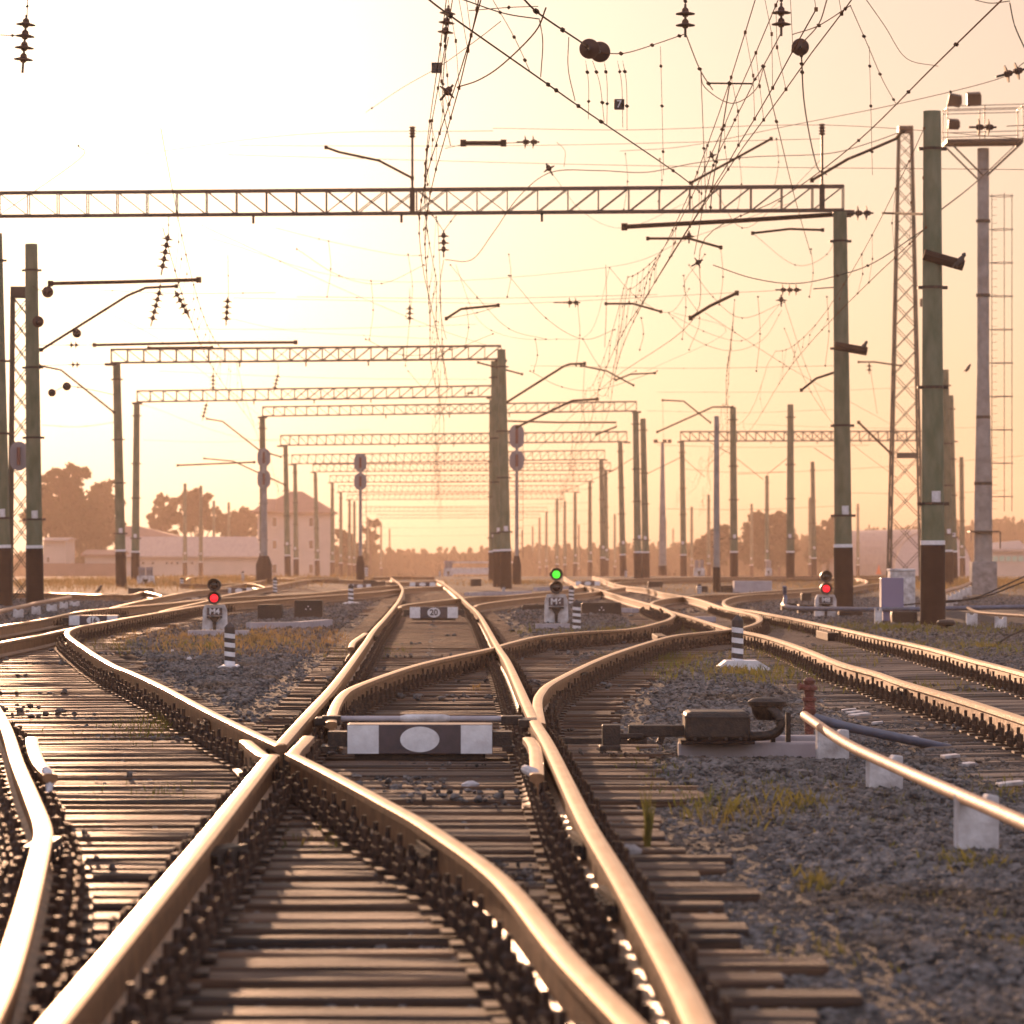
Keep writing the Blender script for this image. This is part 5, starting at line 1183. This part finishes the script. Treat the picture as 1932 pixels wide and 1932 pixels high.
cabinet(1661, 1703, 1090, 1149, 75, 'equipment_box', 'violet box before the white cabinet, left of the thickest pole', 'purple', 'equipment box')
cabinet(1664, 1682, 1150, 1165, 74.6, 'equipment_box', 'small violet block below the violet box', 'purple', 'equipment box')
cabinet(1677, 1724, 1077, 1141, 80, 'relay_cabinet', 'white cabinet with a slanted lid behind the violet box', 'whitedirty', 'cabinet', .6, 'whitedirty')
cabinet(1384, 1455, 1096, 1119, 138, 'concrete_block', 'lilac grey concrete block beside the green pole', 'lilacconc', 'concrete block', .9)
# dark trackside boxes
def tbox(x0, x1, y0, y1, d, label, dots=False):
    s = d / F; b = W((x0 + x1) / 2, y1, d); w = (x1 - x0) * s; h = (y1 - y0) * s; e = empty('trackside_box', b, label, 'trackside box')
    MB().box((0, 0, h * .5), (w, .4, h)).build('body', M['iron'], e, bevel=.012)
    MB().box((0, 0, h + .012), (w * .97, .42, .03)).build('lid', M['iron'], e, bevel=.008)
    if dots:
        mb = MB()
        for dx, dz in ((0, .035), (-.045, -.02), (.045, -.02)): mb.lathe([(.014, 0), (.014, .01)], (dx, -.215, h * .62 + dz), n=10, axis=Vector((0, -1, 0)))
        mb.build('dot_marks', M['whitew'], e)
    return e
tbox(487, 533, 1143, 1171, 78, 'dark box with a ridged lid on the pale kerb, left of its twin')
tbox(556, 609, 1135, 1167, 80, 'dark box with three white dots on the pale kerb', True)
tbox(985, 1040, 1143, 1160, 92, 'long dark box behind the M6 pedestal on its left')
tbox(1097, 1172, 1139, 1165, 86, 'dark box with three white dots right of the M6 signal', True)
tbox(1474, 1508, 1140, 1155, 90, 'dark box with a sunlit edge, left of the M8 signal'); tbox(1505, 1545, 1143, 1160, 86, 'dark box touching the M8 pedestal')
tbox(1582, 1626, 1148, 1161, 82, 'flat dark box at the foot of the pole behind M8'); tbox(1681, 1729, 1157, 1178, 73, 'dark box in front of the blue pipe, left of the thickest pole')
tbox(1360, 1383, 1106, 1119, 139, 'dark box at the left end of the lilac block'); tbox(700, 727, 1098, 1109, 152, 'far dark box left of the middle track'); tbox(745 - 8, 752, 1103, 1110, 150, 'smaller far dark box left of the middle track')
tbox(1123, 1150, 1098, 1112, 138, 'far dark box left of the twin poles') if False else None
tbox(888, 908, 1094, 1106, 145, 'far dark box left of the twin poles'); tbox(1513 - 2, 1530, 1121, 1133, 108, 'small dark machine left of the M8 lamp head')
tbox(243, 290, 1111, 1124, 122, 'dark machine behind the left tracks'); tbox(190, 222, 1122, 1134, 112, 'dark machine right of the left row of white stubs')
tbox(1328 - 14, 1335, 1107, 1118, 140, 'tiny dark box left of the slim grey pole'); tbox(1222, 1250, 1099, 1108, 150, 'far dark box on the track right of the green signal')
tbox(665 + 20, 690 + 20, 1096, 1102, 170, 'tiny dark box beside the far slab post')
# mushroom cap
b = W(1785, 1195, 67); e = empty('cable_marker', b, 'black mushroom shaped cap on a stem at the foot of the thickest pole', 'cable marker')
MB().lathe([(.035, -.05), (.03, .16)], n=10).build('stem', M['iron'], e); MB().lathe([(.10, .12), (.16, .15), (.165, .19), (.13, .225), (.03, .235)], n=20).build('cap', M['iron'], e, smooth=True)
# kerbs
def kerb(pts, h, label):
    P = [G(x, y, -.15) for x, y in pts]; mb = MB()
    for a, b_ in zip(P, P[1:]): mb.bar(a, b_, .14, h)
    o = mb.build('concrete_kerb', M['lilacconc'], None); tag(o, label, 'kerb')
kerb([(468, 1182), (560, 1181), (620, 1176)], .14, 'pale curved kerb under the two dark boxes right of M4')
kerb([(1010, 1112), (1070, 1110)], .16, 'pale kerb right of the twin poles foot'); kerb([(880, 1121), (1000, 1118)], .12, 'pale kerb in front of the twin poles')
kerb([(355, 1195), (470, 1195)], .10, 'pale slab edge under the M4 pedestal'); kerb([(1010, 1181), (1075, 1181)], .08, 'pale slab edge under the M6 pedestal')
kerb([(1270, 1170), (1345, 1168)], .10, 'pale plank inside the right switch'); kerb([(1135, 1150), (1200, 1152)], .1, 'pale plank beside the dotted box')
# left pipe on white stubs
P = catmull([W(x, y, dd) for x, y, dd in ((-40, 1170, 72), (0, 1154, 78), (50, 1143, 84), (70, 1138, 90), (133, 1127, 100))], 5)
o = MB().tube(P, .045, 8).build('long_pipe', M['pipe'], None, smooth=True); tag(o, 'sunlit pipe lying on the row of white stubs at the left edge', 'pipe')
for i, (x0, x1, y0, y1, dd) in enumerate(((25, 44, 1149, 1167, 80), (60, 76, 1144, 1158, 84), (88, 107, 1140, 1156, 89), (113, 128, 1136, 1151, 94), (131, 150, 1134, 1150, 98))):
    stub(x0, x1, y0, y1, dd, f'{["leftmost", "second", "third", "fourth", "rightmost"][i]} white stub of the row at the left edge')
for (pts, lab) in ((((1932, 1088, 80), (1880, 1112, 78), (1840, 1128, 76), (1790, 1136, 76), (1730, 1139, 76)), 'thick black cable rising out of frame at the right, over the dark soil'), (((1932, 1098, 82), (1850, 1128, 80), (1780, 1134, 79), (1700, 1142, 78)), 'thinner black cable beside the thick one at the right'),
                   (((1932, 1188, 60), (1905, 1200, 58), (1880, 1215, 55), (1860, 1228, 52)), 'thin dark cable on the weeds at the right edge')):
    wire(list(pts), lab, .022, m='cable', name='ground_cable', cat='cable')
# dark soil bank at right
v = []; f = []; nx, ny = 24, 8
for j in range(ny):
    for i in range(nx): 
        x = 7.3 + i * .32; y = 72 + j * 1.6; hgt = .26 * math.sin(math.pi * min(1, j / (ny - 1))) * min(1, i / 4) + random.uniform(-.02, .03); v.append((x, y, -.25 + hgt))
for j in range(ny - 1):
    for i in range(nx - 1): a = j * nx + i; f.append((a, a + 1, a + nx + 1, a + nx))
me = bpy.data.meshes.new('soil_bank'); me.from_pydata(v, [], f); me.materials.append(mat('dark_soil', (.03, .024, .02), .9, 0, c2=(.07, .055, .045), scale=6, bump=1)); me.shade_smooth()
o = bpy.data.objects.new('soil_bank', me); COL.objects.link(o); o['kind'] = 'structure'
# loose stones and scraps lying on the sleepers
def chunk(x, y, w_, h_, label, m='whitedirty', z=-.19):
    p = G(x, y, z); s = p.y / F; mb = MB(); rnd = random.Random(int(x)); n = 7; w = w_ * s / 2; h = h_ * s
    prof = []; v = []; 
    for lv, (sc, zz_) in enumerate(((1, 0), (.85, h * .5), (.35, h))):
        for k in range(n): a = 6.28 * k / n; rr = sc * rnd.uniform(.75, 1.15); v.append((w * rr * math.cos(a), w * .7 * rr * math.sin(a), zz_ * rnd.uniform(.8, 1.1)))
    fs = [(l_ * n + k, l_ * n + (k + 1) % n, (l_ + 1) * n + (k + 1) % n, (l_ + 1) * n + k) for l_ in range(2) for k in range(n)] + [tuple(range(2 * n, 3 * n))]
    o = mb.add(v, fs).build('loose_stone', M[m], None, loc=p); tag(o, label, 'stone')
chunk(888, 1483, 40, 9, 'pale flat stone on the sleepers below the large board'); chunk(605, 1700 // 1 - 1, 0.1, .1, 'x') if False else None
chunk(601, 1713 - 300, 26, 14, 'whitish stone beside the left rail above the frog', 'whitedirty'); chunk(1840, 2010 // 1 - 180, 26, 10, 'pale stone in the ballast near the bottom right', 'concrete')
chunk(357, 1245, 12, 6, 'white stone in the dry grass left of the striped post'); chunk(1185, 1611, 60, 18, 'broad grey slab lying on the sleepers right of the nearest rail', 'concrete')
chunk(325, 1300 - 70, 10, 5, 'small pale stone on the ballast below M4')

# ------------------------------------------------------------------ buildings
def wall_windows(e, wins, yf, m='glassd'):
    for (x0, x1, z0, z1) in wins:
        w_ = MB().box(((x0 + x1) / 2, yf - .03, (z0 + z1) / 2), (x1 - x0, .10, z1 - z0)).build('window', M['whitedirty'], e)
        MB().box(((x0 + x1) / 2, yf - .09, (z0 + z1) / 2), ((x1 - x0) * .78, .03, (z1 - z0) * .82)).build('pane', M[m], w_)
# tower house
d = 560; s = d / F; b = W(557, 0, d); b.z = gz(d)
hx = lambda x: (x - 557) * s
hz = lambda y: CZ - (y - HZ) * s - b.z
e = empty('tower_house', b, 'three storey house with a hipped brown roof behind the left disc signal', 'house')
MB().box((0 + hx(556), 4.5, hz(966) / 2), (hx(626) - hx(486), 9, hz(966))).build('wall', M['wallpink'], e)
x0, x1, zt, ze = hx(474), hx(632), hz(926), hz(966)
mb = MB(); mb.add([(x0, -.8, ze), (x1, -.8, ze), (x1, 9.8, ze), (x0, 9.8, ze), (hx(545), 4.5, zt), (hx(567), 4.5, zt), (x0, -.8, ze - .25), (x1, -.8, ze - .25), (x1, 9.8, ze - .25), (x0, 9.8, ze - .25)],
                  [(0, 1, 5, 4), (1, 2, 5), (2, 3, 4, 5), (3, 0, 4), (6, 7, 1, 0), (7, 8, 2, 1), (8, 9, 3, 2), (9, 6, 0, 3), (9, 8, 7, 6)])
rf = mb.build('roof', M['roofred'], e)
MB().add([(hx(478), -2.0, ze + .1), (hx(520), -2.0, ze + .1), (hx(520), 3, ze + .1), (hx(478), 3, ze + .1), (hx(503), 1, hz(941)), (hx(520), 1, hz(941))], [(0, 1, 5, 4), (1, 2, 5), (2, 3, 4, 5), (3, 0, 4), (3, 2, 1, 0)]).build('dormer', M['roofred'], rf)
wins = []
for (ya, yb) in ((975, 995), (1018, 1037), (1063, 1083)):
    for (xa, xb) in ((513, 523), (582, 592)): wins.append((hx(xa), hx(xb), hz(yb), hz(ya)))
wall_windows(e, wins, 0)
# long shed
def shed(x0, x1, yr, ye, d, label, name='long_shed', wins=(), roof='roofgrey', hip=0, depth=10, ybase=None):
    s = d / F; b = W((x0 + x1) / 2, 0, d); b.z = gz(d); q = lambda y: CZ - (y - HZ) * s - b.z; c = (x0 + x1) / 2; e = empty(name, b, label, 'shed')
    w2 = (x1 - x0) * s / 2; MB().box((0, depth / 2, q(ye) / 2), (w2 * 2, depth, q(ye))).build('wall', M['wallpink'], e)
    ze, zr = q(ye), q(yr); h = hip * s
    MB().add([(-w2 - .4, -.6, ze), (w2 + .4, -.6, ze), (w2 + .4, depth + .6, ze), (-w2 - .4, depth + .6, ze), (-w2 - .4, depth / 2, zr), (w2 + .4 - h, depth / 2, zr), (-w2 - .4, -.6, ze - .2), (w2 + .4, -.6, ze - .2)],
             [(0, 1, 5, 4), (1, 2, 5), (2, 3, 4, 5), (3, 0, 4), (6, 7, 1, 0)]).build('roof', M[roof], e)
    if wins: wall_windows(e, [((a - c) * s, (b_ - c) * s, q(y1), q(y0)) for a, b_, y0, y1 in wins], 0)
    return e
shed(233, 488, 1012, 1049, 470, 'long low shed with a pale sheet roof behind the left poles', wins=[(266, 274, 1060, 1065), (285, 292, 1060, 1065), (312, 318, 1060, 1065), (322, 327, 1060, 1065), (332, 338, 1060, 1065), (360, 366, 1060, 1065)], hip=16)
shed(160, 222, 1037, 1046, 440, 'plain shed end left of the sunlit pole', 'small_shed', roof='roofred')
shed(82, 124, 1014, 1018, 480, 'pale building left of the big tree trunk, at the left edge', 'small_shed', wins=[(88, 94, 1050, 1062)], roof='roofgrey')
shed(233, 330, 992, 1012, 500, 'gabled roof rising behind the long shed', 'rear_shed', roof='roofred', hip=80)
# brown fence by the left sheds
b = W(150, 0, 435); b.z = gz(435); s = 435 / F; e = empty('board_fence', b, 'dark brown board fence before the left sheds', 'fence')
mb = MB()
for k in range(52): mb.box(((82 - 150) * s + k * .125 * 1.4, random.uniform(-.01, .01), .75), (.165, .03, 1.5 + random.uniform(-.05, .05)))
mb.build('boards', M['roofred'], e); MB().box(((115 - 150) * s, .04, 1.1), (9, .05, .1)).build('rail_bar', M['roofred'], e)
# arch hangar on the right
d = 520; s = d / F; b = W(1760, 0, d); b.z = gz(d); e = empty('arched_hangar', b, 'pale arched hangar behind the lattice tower and thickest pole', 'hangar')
w2 = 73 * s; ht = CZ - (1000 - HZ) * s - b.z; n = 16; poly = [(w2 * math.cos(math.pi * k / n), ht * math.sin(math.pi * k / n) ** .8) for k in range(n + 1)]
MB().prism(poly, 0, .3).build('end_wall', M['lilacconc'], e)
v = [(x * 1.02, y, z * 1.02) for y in (-.1, 22) for x, z in poly]; f = [(i, i + 1, n + 1 + i + 1, n + 1 + i) for i in range(n)]
MB().add([(x - (y * .35), y, z) for x, y, z in v], f).build('roof', M['roofgrey'], e)
MB().box((w2 * .1, -.06, 1.6), (3.2, .1, 3.2)).build('door', M['roofgrey'], e)
# teal building far right
d = 430; s = d / F; b = W(1905, 0, d); b.z = gz(d); e = empty('low_warehouse', b, 'low building with a teal lower wall at the right edge', 'building')
q = lambda y: CZ - (y - HZ) * s - b.z
MB().box((0, 4, q(1036) / 2), (70 * s, 8, q(1036))).build('wall', M['wallpink'], e)
for k in range(5): MB().box(((1878 + k * 12 - 1905) * s, -.06, q(1054)), (10 * s, .1, 10 * s)).build('teal_panel', M['teal'], e)
MB().add([(-36 * s, -.5, q(1036)), (36 * s, -.5, q(1036)), (36 * s, 8, q(1019)), (-34 * s, 8, q(1025)), (-36 * s, -.5, q(1036) - .3), (36 * s, -.5, q(1036) - .3)], [(0, 1, 2, 3), (4, 5, 1, 0)]).build('roof', M['roofgrey'], e)
b = W(1658, 1079, 330); b.z = W(0, 1083, 330).z; e = empty('traffic_cone', b, 'small orange cone far off left of the lattice tower foot', 'cone')
MB().lathe([(.22, 0), (.03, .75)], n=12).build('cone', M['orange'], e); MB().box((0, 0, 0), (.5, .5, .05)).build('foot', M['orange'], e)
# far low white wall
b = W(905, 1086, 300); o = MB().box((0, 0, .35), (4.2, .3, .5)).box((0, 0, 1.0), (5.4, .4, .12)).box((-2.3, 0, .5), (.12, .2, 1.1)).box((2.3, 0, .5), (.12, .2, 1.1)).build('low_shelter', M['whitedirty'], None, loc=b); tag(o, 'low whitish shelter at the end of the middle track before the wood', 'shelter')

# ------------------------------------------------------------------ trees
def crown_mesh(name, blobs, nleaf, leaf, m, parent, seed=1, spiky=False):
    rs = np.random.RandomState(seed); V = []; 
    wts = np.array([bl[3] ** 2 for bl in blobs]); wts = wts / wts.sum()
    for (bx, by, bz, br), wq in zip(blobs, wts):
        n = int(nleaf * wq)
        dirs = rs.normal(size=(n, 3)); dirs /= np.linalg.norm(dirs, axis=1)[:, None]
        # clump centres keep gaps in the crown
        k = max(5, int(n / 130)); cc = rs.normal(size=(k, 3)); cc /= np.linalg.norm(cc, axis=1)[:, None]; cc *= (rs.uniform(.40, 1.12, (k, 1)))
        idx = rs.randint(0, k, n); pts = cc[idx] + dirs * (rs.rand(n, 1) ** .6) * .25 * rs.choice([1, 1, 1, 1.7], (n, 1))
        pts = pts * br * np.array([1, 1, .9]) + np.array([bx, by, bz]); V.append(pts)
    P_ = np.concatenate(V); n = len(P_)
    a = rs.normal(size=(n, 3)); a /= np.linalg.norm(a, axis=1)[:, None]; b_ = np.cross(a, rs.normal(size=(n, 3))); b_ /= np.linalg.norm(b_, axis=1)[:, None]
    sz = leaf * rs.uniform(.6, 1.4, (n, 1)); q = np.stack([P_ - a * sz, P_ + b_ * sz * .6, P_ + a * sz, P_ - b_ * sz * .6], 1).reshape(-1, 3)
    me = bpy.data.meshes.new(name); me.from_pydata(q.tolist(), [], [(4 * i, 4 * i + 1, 4 * i + 2, 4 * i + 3) for i in range(n)]); me.materials.append(m); me.update()
    o = bpy.data.objects.new(name, me); COL.objects.link(o); o.parent = parent; return o
def tree(x, d, blobs, label, nleaf=9000, leaf=.35, seed=1, name='leafy_tree'):
    """blobs in picture units: (x, y, r)"""
    s = d / F; b = W(x, 0, d); b.z = gz(d); e = empty(name, b, label, 'tree')
    bl = [((bx - x) * s, random.uniform(-1, 1) * br * s * .6, CZ - (by - HZ) * s - b.z, br * s) for bx, by, br in blobs]
    crown_mesh('crown', bl, nleaf, leaf, M['leaf'], e, seed)
    mb = MB(); top = max(bl, key=lambda q: q[2]); mb.tube([(0, 0, -.3), (.1, 0, top[2] * .4), (top[0] * .5, 0, top[2] * .75), (top[0], top[1], top[2])], [.35, .28, .18, .06], 8)
    for q in bl: mb.tube([(0, 0, top[2] * .3), (q[0] * .5, q[1] * .5, (q[2] + top[2] * .3) / 2), q[:3]], [.16, .11, .04], 6)
    mb.build('trunk', M['bark'], e)
tree(125, 520, [(110, 905, 24), (145, 900, 27), (128, 935, 32), (90, 935, 26), (160, 945, 30), (110, 985, 40), (150, 990, 42), (80, 980, 30)], 'largest bushy tree between the leftmost poles', 26000, .30, 1)
tree(195, 540, [(190, 930, 26), (205, 955, 26), (180, 975, 34), (205, 1000, 30), (175, 1015, 34), (150, 1030, 30)], 'tree right of the largest one, behind the sunlit pole', 18000, .30, 2)
tree(305, 560, [(308, 955, 20), (320, 975, 22), (298, 980, 18), (315, 1000, 20)], 'small round tree left of the far poles behind the long shed', 9000, .28, 3)
tree(375, 560, [(355, 945, 20), (380, 940, 20), (368, 970, 26), (390, 975, 22), (350, 985, 22), (400, 990, 18)], 'taller tree behind the long shed roof', 14000, .28, 4)
tree(445, 575, [(420, 985, 20), (450, 980, 22), (475, 985, 20), (435, 1000, 22), (465, 1000, 22)], 'low wide tree touching the tower house', 12000, .28, 5)
tree(645, 600, [(640, 1010, 16), (655, 1030, 20), (636, 1050, 22), (665, 1055, 22), (680, 1060, 20)], 'dark tree just right of the tower house', 10000, .28, 6)
tree(697, 620, [(690, 1000, 10), (700, 990, 8), (712, 985, 7), (702, 1015, 13), (698, 1035, 14)], 'thin straggly tree behind the thin disc signal', 5000, .28, 7)
tree(1455, 520, [(1440, 990, 24), (1465, 980, 20), (1425, 1010, 26), (1470, 1010, 24), (1445, 1035, 34), (1415, 1040, 24), (1478, 1045, 24)], 'big brownish tree behind the free standing green pole', 22000, .30, 8)
tree(1355, 540, [(1340, 1020, 20), (1365, 1015, 22), (1320, 1035, 20), (1350, 1045, 26), (1390, 1040, 18)], 'green bushy tree left of the big brownish one', 13000, .30, 9)
tree(1562, 540, [(1548, 1005, 18), (1570, 1000, 20), (1560, 1030, 26), (1580, 1035, 22), (1540, 1045, 20)], 'rounded tree left of the pole behind M8', 12000, .30, 10)
# far wood
def wood(name, segs, d, seed, label):
    rs = np.random.RandomState(seed); V = []; Fc = []; s = d / F
    for (x0, x1, y0, y1, n) in segs:
        for i in range(n):
            t_ = rs.rand(); x = x0 + (x1 - x0) * t_; yt = y0 + (y1 - y0) * t_ + abs(rs.normal()) * 5 - (12 if rs.rand() < .12 else 0)
            dd = d + rs.uniform(-40, 90); c = W(x, 0, dd); top = CZ - (yt - HZ) * dd / F; base = gz(dd); h = top - base; wv = rs.uniform(1.4, 2.6)
            m_ = 46; tt = rs.rand(m_) ** .8; zz_ = base + h * tt; rr = wv * (1 - tt) + .15; an = rs.rand(m_) * 6.28
            for k in range(m_):
                cx = c.x + rr[k] * math.cos(an[k]) * rs.uniform(.3, 1); cy = dd + rr[k] * math.sin(an[k]); o = len(V); q = .35 + .9 * (1 - tt[k]) * rs.rand()
                V += [(cx - q, cy, zz_[k] - q * .5), (cx + q * .4, cy + q * .5, zz_[k] - q * .6), (cx + q, cy - q * .3, zz_[k] - q * .2), (cx + rs.uniform(-.3, .3), cy, zz_[k] + q)]
                Fc += [(o, o + 1, o + 3), (o + 1, o + 2, o + 3)]
    me = bpy.data.meshes.new(name); me.from_pydata(V, [], Fc); me.materials.append(M['leaf']); o = bpy.data.objects.new(name, me); COL.objects.link(o); tag(o, label, 'wood', kind='stuff')
wood('distant_wood', [(620, 780, 1040, 1048, 140), (760, 1000, 1046, 1040, 200), (980, 1290, 1038, 1034, 260), (1290, 1600, 1030, 1014, 340), (1590, 1990, 1010, 980, 460), (-60, 640, 1040, 1040, 220)], 760, 3, 'far dark spruce wood closing the yard at the horizon')
# birds
def bird(x, y, d, label):
    s = 1.0; o = MB().lathe([(.01, -.14), (.05, -.06), (.06, .03), (.035, .09), (.045, .13), (.01, .17)], n=10, axis=Vector((.5, 0, .85))).prism([(-.16, -.14), (-.05, -.05), (-.09, -.02)], -.02, .02).build('bird', M['black'], None, loc=W(x, y, d), smooth=True); tag(o, label, 'bird', 'perched birds')
bird(1798, 485 - 0, 71.4, 'small bird perched over the crossarm of the thickest pole') if False else None
bird(1629, 655, 92, 'dark bird sitting on the crossarm of the pole behind M8'); bird(1812, 492, 71.4, 'dark bird sitting on the crossarm of the thickest pole')
bird(1796, 150 + 56, 110, 'bird on the wire left of the floodlights') if False else None
bird(187, 1112, 130, 'bird on the bright level rail at the left')
bird(1826, 695, 129, 'bird on the ladder ties of the floodlight mast')

# ------------------------------------------------------------------ haze
hb = MB().box((0, 585, 13), (760, 1210, 30)).build('haze', mat('haze_surface', (1, 1, 1)), None)
hm = bpy.data.materials.new('hazy_air'); hm.use_nodes = True; t = hm.node_tree; t.nodes.clear()
ho = t.nodes.new('ShaderNodeOutputMaterial'); hv = t.nodes.new('ShaderNodeVolumePrincipled'); t.links.new(hv.outputs[0], ho.inputs['Volume'])
hv.inputs['Color'].default_value = (1.0, .77, .66, 1); hv.inputs['Density'].default_value = 0.00030; hv.inputs['Anisotropy'].default_value = .50
hb.data.materials.clear(); hb.data.materials.append(hm); tag(hb, 'warm sunset haze filling the yard', 'haze', kind='stuff')
zs = [v.co.z for v in hb.data.vertices]; lowest = gz(1200) - 1.5
for v in hb.data.vertices:
    if v.co.z < 0: v.co.z = lowest
    else: v.co.z = 24.0
    if v.co.y < 0: v.co.y = -15
